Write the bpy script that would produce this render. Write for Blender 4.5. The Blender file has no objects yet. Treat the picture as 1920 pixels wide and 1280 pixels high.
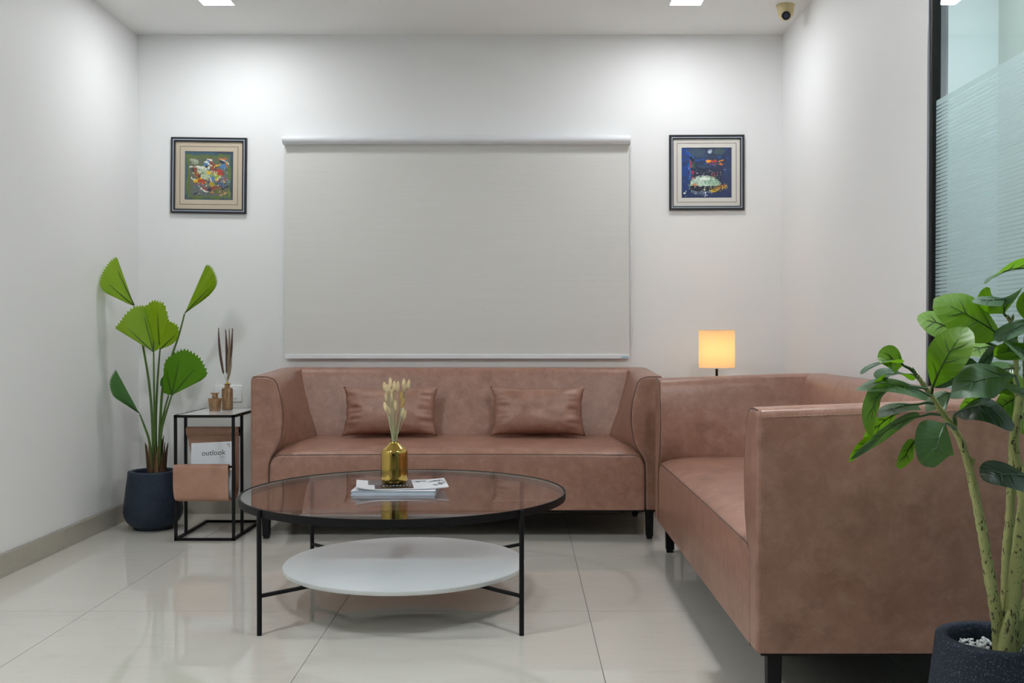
import bpy, bmesh, math, random
from mathutils import Vector, Matrix, noise

S = bpy.context.scene
C = S.collection
random.seed(7)

# ------------------------------------------------------------------ camera, world, exposure
CAM_H, FPX, PITCH = 1.05, 1867.0, 0.012
HX, HY = 978.0, 632.0                       # vanishing point of the depth direction (1920x1280 frame)
CY = HY + FPX * math.tan(PITCH)
cam_data = bpy.data.cameras.new('camera')
cam = bpy.data.objects.new('camera', cam_data); C.objects.link(cam)
cam.location = (0, 0, CAM_H)
cam.rotation_euler = (math.pi / 2 - PITCH, 0, 0)
cam_data.sensor_width = 36.0
cam_data.lens = FPX / 1920 * 36.0
cam_data.shift_x = (960 - HX) / 1920
cam_data.shift_y = (CY - 640) / 1920
cam_data.clip_start = 0.05
S.camera = cam

world = bpy.data.worlds.new('world'); S.world = world; world.use_nodes = True
world.node_tree.nodes['Background'].inputs[0].default_value = (0.8, 0.9, 1, 1)
world.node_tree.nodes['Background'].inputs[1].default_value = 0.05

PANEL_STRENGTH = 78.0                      # LED downlights over the sofa
FRONT_STRENGTH = 280.0                      # brighter LED downlights over the coffee table end of the room
REAR_STRENGTH = 45.0                       # LED downlights behind the viewer
PANEL_COLOR = (0.955, 0.977, 0.99)
NEXT_ROOM_STRENGTH = 72.0                   # LED downlight of the room behind the glass
LAMP_WATTS = 2.2

S.view_settings.view_transform = 'Standard'
S.view_settings.look = 'None'
S.view_settings.exposure = 0.47
S.view_settings.gamma = 1.0
S.view_settings.use_curve_mapping = False
S.cycles.use_denoising = True
S.cycles.max_bounces = 14
S.cycles.diffuse_bounces = 6
S.cycles.glossy_bounces = 5
S.cycles.transmission_bounces = 8
S.cycles.transparent_max_bounces = 16
S.cycles.caustics_reflective = False
S.cycles.caustics_refractive = False
S.cycles.sample_clamp_indirect = 6.0


def P(x, y, d):
    """point at depth d (metres from the camera plane) that stands behind frame pixel x, y"""
    xc, yc = (x - HX) / FPX, (CY - y) / FPX
    c, s = math.cos(PITCH), math.sin(PITCH)
    fy, fz = c + yc * s, -s + yc * c
    k = d / fy
    return Vector((xc * k, d, CAM_H + fz * k))


# ------------------------------------------------------------------ materials
def lin(c):
    if isinstance(c, str):
        c = [int(c[i:i + 2], 16) / 255 for i in (0, 2, 4)]
    return tuple(v / 12.92 if v <= 0.04045 else ((v + 0.055) / 1.055) ** 2.4 for v in c)


class NT:
    def __init__(self, name):
        self.m = bpy.data.materials.new(name); self.m.use_nodes = True
        self.t = self.m.node_tree
        self.t.nodes.clear()
        self.out = self.t.nodes.new('ShaderNodeOutputMaterial')

    def n(self, kind, ins=None, **props):
        nd = self.t.nodes.new(kind)
        for k, v in props.items():
            setattr(nd, k, v)
        for k, v in (ins or {}).items():
            self.set(nd.inputs[k], v)
        return nd

    def set(self, sock, v):
        if isinstance(v, bpy.types.NodeSocket):
            self.t.links.new(v, sock)
        else:
            if sock.type == 'RGBA' and len(v) == 3:
                v = (*v, 1)
            sock.default_value = v

    def ramp(self, fac, stops, interp='LINEAR'):
        r = self.n('ShaderNodeValToRGB', {'Fac': fac})
        r.color_ramp.interpolation = interp
        el = r.color_ramp.elements
        while len(el) < len(stops):
            el.new(0.5)
        for e, (p, c) in zip(el, stops):
            e.position = p
            e.color = (*c, 1) if len(c) == 3 else c
        return r.outputs['Color']

    def math(self, op, a, b=0.0, c=0.0):
        nd = self.n('ShaderNodeMath', {0: a, 1: b, 2: c}, operation=op)
        return nd.outputs[0]

    def mix(self, fac, a, b, blend='MIX'):
        nd = self.t.nodes.new('ShaderNodeMix'); nd.data_type = 'RGBA'; nd.blend_type = blend
        self.set(nd.inputs[0], fac); self.set(nd.inputs[6], a); self.set(nd.inputs[7], b)
        return nd.outputs[2]

    def coords(self, which='Object', scale=(1, 1, 1)):
        t = self.n('ShaderNodeTexCoord')
        mp = self.n('ShaderNodeMapping', {'Vector': t.outputs[which], 'Scale': scale})
        return mp.outputs[0]

    def worldpos(self, scale=(1, 1, 1)):
        t = self.n('ShaderNodeNewGeometry')
        mp = self.n('ShaderNodeMapping', {'Vector': t.outputs['Position'], 'Scale': scale})
        return mp.outputs[0]

    def noise(self, vec, scale, detail=3, rough=0.5, dist=0.0):
        nd = self.n('ShaderNodeTexNoise', {'Vector': vec, 'Scale': scale, 'Detail': detail, 'Roughness': rough, 'Distortion': dist})
        return nd.outputs[0]

    def bump(self, h, strength=0.3, dist=0.01):
        return self.n('ShaderNodeBump', {'Height': h, 'Strength': strength, 'Distance': dist}).outputs[0]

    def principled(self, **kw):
        nd = self.t.nodes.new('ShaderNodeBsdfPrincipled')
        names = {'color': 'Base Color', 'rough': 'Roughness', 'metal': 'Metallic', 'normal': 'Normal', 'spec': 'Specular IOR Level',
                 'coat': 'Coat Weight', 'coat_rough': 'Coat Roughness', 'sheen': 'Sheen Weight', 'emit': 'Emission Color',
                 'emit_s': 'Emission Strength', 'trans': 'Transmission Weight', 'ior': 'IOR', 'alpha': 'Alpha'}
        for k, v in kw.items():
            self.set(nd.inputs[names[k]], v)
        return nd.outputs[0]

    def done(self, shader):
        self.t.links.new(shader, self.out.inputs['Surface'])
        return self.m


def simple(name, color, rough=0.5, metal=0.0, var=0.06, nscale=14, bump=0.0, bscale=200, **kw):
    t = NT(name)
    c = lin(color) if isinstance(color, str) else color
    f = t.noise(t.coords(), nscale)
    col = t.mix(f, tuple(v * (1 - var) for v in c), tuple(min(1, v * (1 + var)) for v in c))
    if bump:
        kw['normal'] = t.bump(t.noise(t.coords(), bscale, 2), bump, 0.002)
    return t.done(t.principled(color=col, rough=rough, metal=metal, **kw))


M = {}


def build_materials():
    # painted walls: faint roller texture
    t = NT('wall_paint')
    p = t.worldpos()
    col = t.mix(t.noise(p, 0.9, 4), (0.80, 0.805, 0.81), (0.83, 0.835, 0.84))
    M['wall'] = t.done(t.principled(color=col, rough=0.55, normal=t.bump(t.noise(p, 260, 2), 0.06, 0.002)))
    M['ceiling'] = simple('ceiling_paint', (0.85, 0.85, 0.84), 0.7, var=0.02, nscale=2)
    M['next_wall'] = simple('pale_wall_paint', (0.70, 0.77, 0.78), 0.6, var=0.03, nscale=2)
    M['next_wall_olive'] = simple('olive_wall_paint', (0.56, 0.60, 0.55), 0.6, var=0.03, nscale=2)
    # polished vitrified floor tile: beige with fine horizontal streaks
    t = NT('polished_tile')
    p = t.worldpos()
    big = t.noise(t.worldpos((0.9, 1.6, 1)), 1.4, 4, 0.55, 0.4)
    st = t.noise(t.worldpos((2.2, 9, 1)), 2.0, 6, 0.7, 1.6)
    fine = t.noise(t.worldpos((30, 90, 1)), 1.5, 3)
    col = t.mix(big, (0.555, 0.535, 0.480), (0.615, 0.597, 0.545))
    col = t.mix(t.math('MULTIPLY', t.ramp(st, [(0.34, (1, 1, 1)), (0.47, (0, 0, 0))]), 0.22), col, (0.45, 0.425, 0.375))
    col = t.mix(t.math('MULTIPLY', fine, 0.12), col, (0.45, 0.42, 0.37))
    speck = t.ramp(t.noise(p, 55, 1), [(0.80, (0, 0, 0)), (0.84, (1, 1, 1))])
    col = t.mix(t.math('MULTIPLY', speck, 0.35), col, (0.25, 0.23, 0.20))
    M['tile'] = t.done(t.principled(color=col, rough=t.math('MULTIPLY_ADD', big, 0.03, 0.025), spec=0.75))
    M['grout'] = simple('tile_grout', '4a4640', 0.9)
    # skirting tile
    t = NT('skirting_tile')
    st = t.noise(t.worldpos((6, 6, 18)), 2.0, 4, 0.6, 0.6)
    col = t.mix(st, (0.36, 0.335, 0.28), (0.46, 0.435, 0.375))
    M['skirting'] = t.done(t.principled(color=col, rough=0.28))
    # distressed leatherette
    def leather(name, a, b, c, rough=0.44):
        t = NT(name)
        p = t.coords()
        n1 = t.noise(p, 8.0, 6, 0.68, 0.25)
        n2 = t.noise(p, 21.0, 6, 0.7, 0.35)
        col = t.mix(t.ramp(n1, [(0.33, (0, 0, 0)), (0.68, (1, 1, 1))]), a, b)
        col = t.mix(t.math('MULTIPLY', t.ramp(n2, [(0.46, (0, 0, 0)), (0.72, (1, 1, 1))]), 0.45), col, c)
        dk = t.ramp(t.noise(p, 9.0, 4, 0.6), [(0.30, (1, 1, 1)), (0.45, (0, 0, 0))])
        col = t.mix(t.math('MULTIPLY', dk, 0.45), col, tuple(v * 0.66 for v in a))
        h = t.n('ShaderNodeTexVoronoi', {'Vector': p, 'Scale': 420}).outputs['Distance']
        h = t.math('ADD', h, t.math('MULTIPLY', n2, 1.5))
        return t.done(t.principled(color=col, rough=t.math('MULTIPLY_ADD', n2, 0.14, rough - 0.07), normal=t.bump(h, 0.09, 0.004), spec=0.5))
    M['leather'] = leather('brown_leatherette', (0.268, 0.133, 0.092), (0.350, 0.187, 0.136), (0.475, 0.288, 0.225), 0.36)
    M['tan_leather'] = leather('tan_leatherette', (0.36, 0.185, 0.125), (0.43, 0.235, 0.165), (0.50, 0.30, 0.225), 0.45)
    M['seam'] = simple('seam_thread', (0.11, 0.060, 0.045), 0.6)
    M['stitch'] = simple('stitch_thread', (0.40, 0.25, 0.20), 0.6)
    M['black'] = simple('black_powder_coat', (0.006, 0.006, 0.007), 0.5, var=0.1, bump=0.05, bscale=400, spec=0.22)
    M['black_cloth'] = simple('black_lining', (0.008, 0.008, 0.008), 0.9)
    # clear glass as thin sheet
    def glass(name, tint, ior=1.5, rough=0.0):
        t = NT(name)
        # the sheet does not bend light, so both of its faces use the air-to-glass ratio
        bf = t.n('ShaderNodeNewGeometry').outputs['Backfacing']
        fr = t.n('ShaderNodeFresnel', {'IOR': t.math('MULTIPLY_ADD', bf, 1.0 / ior - ior, ior)}).outputs[0]
        tr = t.n('ShaderNodeBsdfTransparent', {'Color': tint}).outputs[0]
        gl = t.n('ShaderNodeBsdfGlossy', {'Color': (1, 1, 1), 'Roughness': rough}).outputs[0]
        mx = t.n('ShaderNodeMixShader', {0: fr, 1: tr, 2: gl}).outputs[0]
        return t.done(mx)
    M['table_glass'] = glass('smoky_table_glass', (0.84, 0.85, 0.86), 1.85)
    M['glass_edge'] = simple('green_glass_edge', (0.30, 0.42, 0.40), 0.1)
    M['pane'] = glass('partition_glass', (0.88, 0.94, 0.95), 1.45)
    M['picture_glass'] = glass('picture_glass', (0.99, 0.99, 0.99), 1.22)
    M['dark_pane'] = simple('reflection_window_glass', (0.05, 0.055, 0.06), 0.05, var=0.05)
    # frosted film
    t = NT('frosted_film')
    sp = t.noise(t.worldpos(), 170, 2)
    c1 = t.mix(sp, (0.80, 0.90, 0.92), (0.87, 0.95, 0.97))
    df = t.n('ShaderNodeBsdfDiffuse', {'Color': c1}).outputs[0]
    tl = t.n('ShaderNodeBsdfTranslucent', {'Color': c1}).outputs[0]
    gl = t.n('ShaderNodeBsdfTransparent', {'Color': (0.85, 0.95, 0.95)}).outputs[0]
    a = t.n('ShaderNodeMixShader', {0: 0.72, 1: df, 2: tl}).outputs[0]
    M['film'] = t.done(t.n('ShaderNodeMixShader', {0: 0.22, 1: a, 2: gl}).outputs[0])
    M['aluminium'] = simple('grey_aluminium', (0.20, 0.22, 0.25), 0.4, metal=0.3)
    # blind
    t = NT('blind_fabric')
    p1 = t.coords('Object', (0.8, 1, 60))
    p2 = t.coords('Object', (5, 1, 150))
    s1 = t.noise(p1, 2.2, 3, 0.6); s2 = t.noise(p2, 2.5, 3, 0.6)
    col = t.mix(s1, (0.645, 0.640, 0.620), (0.725, 0.720, 0.700))
    col = t.mix(t.math('MULTIPLY', t.ramp(s2, [(0.58, (0, 0, 0)), (0.72, (1, 1, 1))]), 0.55), col, (0.79, 0.785, 0.765))
    M['blind'] = t.done(t.principled(color=col, rough=0.85, normal=t.bump(s2, 0.12, 0.002)))
    M['white_metal'] = simple('white_enamel', (0.76, 0.78, 0.82), 0.35, var=0.02)
    M['white_plastic'] = simple('white_plastic', (0.74, 0.76, 0.77), 0.3, var=0.02)
    M['switch_white'] = simple('glossy_switch_white', (0.86, 0.88, 0.90), 0.2, var=0.01)
    M['sticker'] = simple('pale_blue_sticker', (0.30, 0.50, 0.62), 0.4, var=0.5, nscale=150)
    M['white_glass'] = simple('white_back_painted_glass', (0.80, 0.83, 0.84), 0.30, var=0.04, nscale=6)
    M['white_top'] = simple('white_glass_top', (0.78, 0.80, 0.81), 0.06, var=0.02)
    # gold
    t = NT('polished_gold')
    M['gold'] = t.done(t.principled(color=t.mix(t.noise(t.coords(), 8), (0.54, 0.37, 0.095), (0.60, 0.41, 0.11)), metal=1.0, rough=0.10))
    # amber bottle glass
    t = NT('amber_glass')
    vor = t.n('ShaderNodeTexVoronoi', {'Vector': t.coords(), 'Scale': 190}).outputs['Distance']
    bn = t.bump(vor, 0.7, 0.006)
    fr = t.n('ShaderNodeFresnel', {'IOR': 1.5, 'Normal': bn}).outputs[0]
    tr = t.n('ShaderNodeBsdfTransparent', {'Color': (0.96, 0.74, 0.52)}).outputs[0]
    gl = t.n('ShaderNodeBsdfGlossy', {'Color': (1, 0.92, 0.8), 'Roughness': 0.08, 'Normal': bn}).outputs[0]
    rim = t.n('ShaderNodeLayerWeight', {'Blend': 0.45}).outputs['Facing']
    t.set(tr.node.inputs['Color'], t.mix(rim, (1.0, 0.92, 0.82), (0.78, 0.47, 0.25)))
    df = t.n('ShaderNodeBsdfDiffuse', {'Color': t.mix(vor, (0.50, 0.24, 0.10), (0.78, 0.46, 0.25)), 'Normal': bn}).outputs[0]
    a = t.n('ShaderNodeMixShader', {0: 0.11, 1: tr, 2: df}).outputs[0]
    M['amber'] = t.done(t.n('ShaderNodeMixShader', {0: fr, 1: a, 2: gl}).outputs[0])
    # pots
    t = NT('navy_pot')
    h = t.noise(t.coords('Object', (14, 14, 150)), 2.0, 4, 0.7)
    sp = t.ramp(t.noise(t.coords('Object', (1, 1, 2.5)), 150, 2), [(0.60, (0, 0, 0)), (0.70, (1, 1, 1))])
    col = t.mix(h, (0.010, 0.018, 0.033), (0.026, 0.042, 0.070))
    col = t.mix(t.math('MULTIPLY', sp, 0.45), col, (0.10, 0.13, 0.17))
    M['navy_pot'] = t.done(t.principled(color=col, rough=0.5, spec=0.3, normal=t.bump(h, 0.3, 0.003)))
    t = NT('speckled_pot')
    p = t.coords()
    sp = t.ramp(t.noise(p, 330, 1), [(0.62, (0, 0, 0)), (0.68, (1, 1, 1))])
    col = t.mix(t.noise(p, 40), (0.010, 0.016, 0.030), (0.022, 0.032, 0.054))
    col = t.mix(t.math('MULTIPLY', sp, 0.6), col, (0.20, 0.24, 0.30))
    M['speckled_pot'] = t.done(t.principled(color=col, rough=0.6, spec=0.3, normal=t.bump(t.noise(p, 300, 2), 0.35, 0.002)))
    M['soil'] = simple('dark_soil', (0.015, 0.012, 0.010), 0.95, var=0.4, nscale=60)
    M['pebble'] = simple('white_marble_chips', (0.72, 0.74, 0.76), 0.5, var=0.12, nscale=50)
    # leaves
    def leaf(name, top_a, top_b, und_a, und_b, trans_col, tw, rough, veins):
        t = NT(name)
        geo = t.n('ShaderNodeNewGeometry')
        p = t.coords()
        n1 = t.noise(p, 9, 3)
        top = t.mix(n1, top_a, top_b)
        und = t.mix(n1, und_a, und_b)
        col = t.mix(geo.outputs['Backfacing'], top, und)
        uv = t.n('ShaderNodeTexCoord').outputs['UV']
        sep = t.n('ShaderNodeSeparateXYZ', {0: uv})
        u, v = sep.outputs[0], sep.outputs[1]
        if veins == 'feather':
            av = t.math('ABSOLUTE', v)
            ph = t.math('FRACT', t.math('MULTIPLY', t.math('SUBTRACT', u, t.math('MULTIPLY', av, 0.16)), 9.0))
            ln = t.math('LESS_THAN', t.math('ABSOLUTE', t.math('SUBTRACT', ph, 0.5)), 0.045)
            fade = t.math('MULTIPLY', ln, 0.45)
            col = t.mix(fade, col, t.mix(geo.outputs['Backfacing'], (0.17, 0.28, 0.12), (0.30, 0.46, 0.08)))
            hh = t.math('ABSOLUTE', t.math('SUBTRACT', ph, 0.5))
            nrm = t.bump(hh, 0.18, 0.004)
        else:
            wv = t.math('SINE', t.math('MULTIPLY', v, 150.0))
            nrm = t.bump(wv, 0.12, 0.002)
        bs = t.principled(color=col, rough=rough, normal=nrm, spec=0.45)
        tl = t.n('ShaderNodeBsdfTranslucent', {'Color': trans_col, 'Normal': nrm}).outputs[0]
        return t.done(t.n('ShaderNodeMixShader', {0: tw, 1: bs, 2: tl}).outputs[0])
    M['fan_leaf'] = leaf('fan_palm_leaf', (0.145, 0.285, 0.006), (0.190, 0.335, 0.009), (0.16, 0.30, 0.008), (0.20, 0.345, 0.010), (0.38, 0.60, 0.008), 0.42, 0.45, 'fan')
    M['fan_leaf_dark'] = leaf('fan_palm_leaf_dark', (0.03, 0.14, 0.012), (0.045, 0.18, 0.014), (0.03, 0.14, 0.012), (0.04, 0.17, 0.014), (0.05, 0.22, 0.01), 0.30, 0.42, 'fan')
    M['ficus_leaf'] = leaf('rubber_plant_leaf', (0.060, 0.110, 0.085), (0.095, 0.150, 0.125), (0.095, 0.22, 0.008), (0.125, 0.27, 0.010), (0.20, 0.46, 0.008), 0.36, 0.42, 'feather')  # upper side's grey-blue has the ceiling's reflected sheen mixed into its base colour
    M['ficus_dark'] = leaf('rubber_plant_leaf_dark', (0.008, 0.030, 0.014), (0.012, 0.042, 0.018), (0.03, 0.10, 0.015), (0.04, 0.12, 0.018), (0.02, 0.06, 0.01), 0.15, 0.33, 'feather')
    M['vein_dark'] = simple('dark_vein', (0.030, 0.075, 0.012), 0.5)
    M['vein_grey'] = simple('grey_green_vein', (0.11, 0.18, 0.11), 0.5)
    M['vein_light'] = simple('light_vein', (0.20, 0.36, 0.05), 0.5)
    M['stem'] = simple('green_stem', (0.075, 0.150, 0.025), 0.5, var=0.25, nscale=20)
    M['petiole'] = simple('ficus_petiole', (0.14, 0.24, 0.045), 0.5, var=0.2, nscale=20)
    t = NT('ficus_bark')
    p = t.coords('Object', (1, 1, 0.45))
    n1 = t.noise(p, 22, 4, 0.6)
    cr = t.ramp(t.noise(t.coords('Object', (1, 1, 0.35)), 105, 4, 0.7, 1.0), [(0.575, (0, 0, 0)), (0.62, (1, 1, 1))])
    col = t.mix(n1, (0.27, 0.29, 0.085), (0.46, 0.475, 0.205))
    col = t.mix(cr, col, (0.018, 0.022, 0.010))
    M['bark'] = t.done(t.principled(color=col, rough=0.7, normal=t.bump(n1, 0.5, 0.006)))
    M['fibre'] = simple('brown_palm_fibre', (0.075, 0.040, 0.018), 0.9, var=0.7, nscale=60)
    M['fibre_light'] = simple('tan_palm_fibre', (0.20, 0.115, 0.050), 0.9, var=0.5, nscale=60)
    M['bunny'] = simple('cream_bunny_tail', (0.72, 0.58, 0.34), 0.95, var=0.22, nscale=120, bump=0.8, bscale=500)
    M['bunny_gold'] = simple('golden_bunny_tail', (0.55, 0.38, 0.13), 0.95, var=0.2, nscale=120, bump=0.8, bscale=500)
    M['straw'] = simple('dry_green_stem', (0.44, 0.46, 0.27), 0.8, var=0.2)
    M['pampas_brown'] = simple('brown_dried_plume', (0.115, 0.062, 0.052), 0.95, var=0.5, nscale=220, bump=1.0, bscale=600)
    M['pampas_tan'] = simple('tan_dried_plume', (0.30, 0.22, 0.145), 0.95, var=0.4, nscale=220, bump=1.0, bscale=600)
    M['yellow'] = simple('yellow_band', (0.62, 0.42, 0.02), 0.6)
    # paper
    M['paper'] = simple('white_paper', (0.74, 0.76, 0.80), 0.35, var=0.02)
    M['paper_blue'] = simple('blue_white_pages', (0.50, 0.58, 0.68), 0.35, var=0.12, nscale=30)
    M['cover_black'] = simple('black_cover', (0.018, 0.016, 0.020), 0.25, var=0.5, nscale=22)
    M['cover_grey'] = simple('grey_cover', (0.13, 0.12, 0.125), 0.3, var=0.5, nscale=22)
    M['ink'] = simple('black_ink', (0.02, 0.02, 0.022), 0.4)
    M['ink_grey'] = simple('grey_ink', (0.30, 0.30, 0.31), 0.4)
    # pictures
    M['frame_black'] = simple('black_frame_lacquer', (0.009, 0.010, 0.014), 0.45)
    M['frame_line'] = simple('silver_frame_line', (0.34, 0.38, 0.46), 0.45)
    M['mat_beige'] = simple('beige_mount', (0.56, 0.48, 0.365), 0.85, var=0.06, nscale=6)
    M['mat_ivory'] = simple('ivory_mount', (0.70, 0.68, 0.63), 0.85, var=0.04, nscale=6)
    t = NT('brushed_paint')
    at = t.n('ShaderNodeVertexColor', layer_name='paint').outputs[0]
    M['paint'] = t.done(t.principled(color=at, rough=0.5, normal=t.bump(t.noise(t.coords(), 160, 4), 0.35, 0.003)))
    M['cream_plastic'] = simple('aged_cream_plastic', (0.60, 0.50, 0.27), 0.4, var=0.05)
    M['lens'] = simple('black_lens', (0.006, 0.007, 0.010), 0.08)
    M['lens_ring'] = simple('dark_blue_lens_ring', (0.035, 0.040, 0.07), 0.25)
    # lamp shade: woven cloth that lets the bulb glow through
    t = NT('lamp_shade_cloth')
    w = t.noise(t.coords('Object', (60, 60, 260)), 3, 2)
    c1 = t.mix(w, (0.72, 0.62, 0.46), (0.84, 0.74, 0.58))
    df = t.n('ShaderNodeBsdfDiffuse', {'Color': c1}).outputs[0]
    tl = t.n('ShaderNodeBsdfTranslucent', {'Color': (0.95, 0.86, 0.70)}).outputs[0]
    M['shade'] = t.done(t.n('ShaderNodeMixShader', {0: 0.45, 1: df, 2: tl}).outputs[0])
    t = NT('bulb_glow')
    M['bulb'] = t.done(t.n('ShaderNodeEmission', {'Color': (1, 0.62, 0.25, 1), 'Strength': 40.0}).outputs[0])
    t = NT('led_panel')
    M['led'] = t.done(t.n('ShaderNodeEmission', {'Color': (*PANEL_COLOR, 1), 'Strength': PANEL_STRENGTH}).outputs[0])
    t = NT('led_panel_front')
    M['led_front'] = t.done(t.n('ShaderNodeEmission', {'Color': (*PANEL_COLOR, 1), 'Strength': FRONT_STRENGTH}).outputs[0])
    t = NT('led_panel_rear')
    M['led_rear'] = t.done(t.n('ShaderNodeEmission', {'Color': (*PANEL_COLOR, 1), 'Strength': REAR_STRENGTH}).outputs[0])
    t = NT('led_panel_next_room')
    M['led_next'] = t.done(t.n('ShaderNodeEmission', {'Color': (0.95, 0.98, 1.0, 1), 'Strength': NEXT_ROOM_STRENGTH}).outputs[0])


build_materials()


# ------------------------------------------------------------------ mesh helpers
def base_of(parent):
    v = Vector((0, 0, 0)); o = parent
    while o is not None:
        v += o.location; o = o.parent
    return v


def obj(name, bm, mat, parent=None, world=False, sharp=38, bevel=0, segs=3, angle=35, flat=False):
    """link the bmesh as ONE mesh object; world=True: the points are world points, parent unrotated"""
    if world and parent is not None:
        bmesh.ops.translate(bm, verts=bm.verts, vec=-base_of(parent))
    me = bpy.data.meshes.new(name)
    bm.to_mesh(me); bm.free()
    me.polygons.foreach_set('use_smooth', [not flat] * len(me.polygons))
    if not flat:
        me.set_sharp_from_angle(angle=math.radians(sharp))
    for m in (mat if isinstance(mat, list) else [mat]):
        me.materials.append(m)
    o = bpy.data.objects.new(name, me); C.objects.link(o)
    if parent is not None:
        o.parent = parent
    if bevel:
        b = o.modifiers.new('bevel', 'BEVEL')
        b.width = bevel; b.segments = segs; b.limit_method = 'ANGLE'; b.angle_limit = math.radians(angle)
    return o


def thing(name, label, cat, loc=(0, 0, 0), rotz=0.0, group=None):
    o = bpy.data.objects.new(name, None); C.objects.link(o)
    o.location = loc; o.rotation_euler = (0, 0, rotz); o.empty_display_size = 0.1
    return tag(o, label, cat, group)


def tag(o, label, cat, group=None):
    o['label'] = label; o['category'] = cat
    if group:
        o['group'] = group
    return o


def struct(o):
    o['kind'] = 'structure'
    return o


def copy_thing(root, loc, rotz, label, group=None):
    r = root.copy(); C.objects.link(r)
    r.location = loc; r.rotation_euler = (0, 0, rotz); r['label'] = label
    if group:
        r['group'] = group
    for ch in list(root.children):
        c = ch.copy(); C.objects.link(c); c.parent = r
        for g in ch.children:
            d = g.copy(); C.objects.link(d); d.parent = c
    return r


def BM():
    return bmesh.new()


def box(bm, a, b):
    x0, y0, z0 = a; x1, y1, z1 = b
    v = [bm.verts.new(p) for p in ((x0, y0, z0), (x1, y0, z0), (x1, y1, z0), (x0, y1, z0), (x0, y0, z1), (x1, y0, z1), (x1, y1, z1), (x0, y1, z1))]
    for f in ((3, 2, 1, 0), (4, 5, 6, 7), (0, 1, 5, 4), (1, 2, 6, 5), (2, 3, 7, 6), (3, 0, 4, 7)):
        bm.faces.new([v[i] for i in f])
    return bm


def nbox(a, b):
    return box(BM(), a, b)


def tube(bm, pts, rad, seg=8, caps=True):
    pts = [Vector(p) for p in pts]
    n = len(pts)
    if not hasattr(rad, '__len__'):
        rad = [rad] * n
    tang = []
    for i in range(n):
        a = pts[max(i - 1, 0)]; b = pts[min(i + 1, n - 1)]
        d = (b - a)
        tang.append(d.normalized() if d.length > 1e-9 else Vector((0, 0, 1)))
    ref = Vector((0, 0, 1)) if abs(tang[0].z) < 0.9 else Vector((1, 0, 0))
    u = tang[0].cross(ref).normalized()
    rings = []
    for i in range(n):
        u = (u - tang[i] * u.dot(tang[i])).normalized()
        w = tang[i].cross(u)
        rings.append([bm.verts.new(pts[i] + (u * math.cos(2 * math.pi * k / seg) + w * math.sin(2 * math.pi * k / seg)) * rad[i]) for k in range(seg)])
    for i in range(n - 1):
        for k in range(seg):
            bm.faces.new((rings[i][k], rings[i][(k + 1) % seg], rings[i + 1][(k + 1) % seg], rings[i + 1][k]))
    if caps:
        bm.faces.new(rings[0][::-1]); bm.faces.new(rings[-1])
    return bm


def spline(pts, per=6):
    """Catmull-Rom through the points"""
    pts = [Vector(p) for p in pts]
    out = []
    n = len(pts)
    for i in range(n - 1):
        p0, p1, p2, p3 = pts[max(i - 1, 0)], pts[i], pts[i + 1], pts[min(i + 2, n - 1)]
        for k in range(per):
            t = k / per
            out.append(0.5 * ((2 * p1) + (p2 - p0) * t + (2 * p0 - 5 * p1 + 4 * p2 - p3) * t * t + (3 * p1 - p0 - 3 * p2 + p3) * t ** 3))
    out.append(pts[-1])
    return out


def lerp_list(vals, n):
    m = len(vals) - 1
    out = []
    for i in range(n):
        f = i / (n - 1) * m
        k = min(int(f), m - 1)
        out.append(vals[k] + (vals[k + 1] - vals[k]) * (f - k))
    return out


def lathe(bm, prof, c=(0, 0, 0), seg=40, close=False):
    rings = []
    for r, z in prof:
        if r < 1e-6:
            rings.append([bm.verts.new((c[0], c[1], c[2] + z))])
        else:
            rings.append([bm.verts.new((c[0] + r * math.cos(2 * math.pi * k / seg), c[1] + r * math.sin(2 * math.pi * k / seg), c[2] + z)) for k in range(seg)])
    pairs = list(zip(rings, rings[1:]))
    if close:
        pairs.append((rings[-1], rings[0]))
    for a, b in pairs:
        for k in range(seg):
            k2 = (k + 1) % seg
            q = [a[k if len(a) > 1 else 0], a[k2 if len(a) > 1 else 0], b[k2 if len(b) > 1 else 0], b[k if len(b) > 1 else 0]]
            q2 = []
            for vv in q:
                if vv not in q2:
                    q2.append(vv)
            if len(q2) > 2:
                bm.faces.new(q2)
    return bm


def loft(bm, sections, cap=True):
    """closed polygons with equal point count -> tube skin"""
    rs = [[bm.verts.new(p) for p in s] for s in sections]
    n = len(rs[0])
    for a, b in zip(rs, rs[1:]):
        for k in range(n):
            bm.faces.new((a[k], a[(k + 1) % n], b[(k + 1) % n], b[k]))
    if cap:
        bm.faces.new(rs[0][::-1]); bm.faces.new(rs[-1])
    bmesh.ops.recalc_face_normals(bm, faces=bm.faces)
    return bm


def text_mesh(name, body, size, mat, parent, mw, extrude=0.0002, xscale=1.0):
    """lettering as real (very thin) geometry"""
    cu = bpy.data.curves.new(name, 'FONT')
    cu.body = body; cu.size = size; cu.extrude = extrude; cu.align_x = 'CENTER'; cu.align_y = 'CENTER'; cu.resolution_u = 4
    tmp = bpy.data.objects.new(name + '_source', cu); C.objects.link(tmp)
    dg = bpy.context.evaluated_depsgraph_get(); dg.update()
    me = bpy.data.meshes.new_from_object(tmp.evaluated_get(dg))
    bpy.data.objects.remove(tmp); bpy.data.curves.remove(cu)
    me.name = name
    me.transform(mw @ Matrix.Diagonal((xscale, 1, 1, 1)))
    me.materials.clear(); me.materials.append(mat)
    o = bpy.data.objects.new(name, me); C.objects.link(o); o.parent = parent
    return o


# ------------------------------------------------------------------ the room
XL, XR, YB, YF, H = -2.28, 1.546, 5.93, -3.0, 2.845
PART_Y = 3.775                              # the right wall ends here, the glass begins
NX = 2.205                                  # far side wall of the room behind the glass


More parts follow.
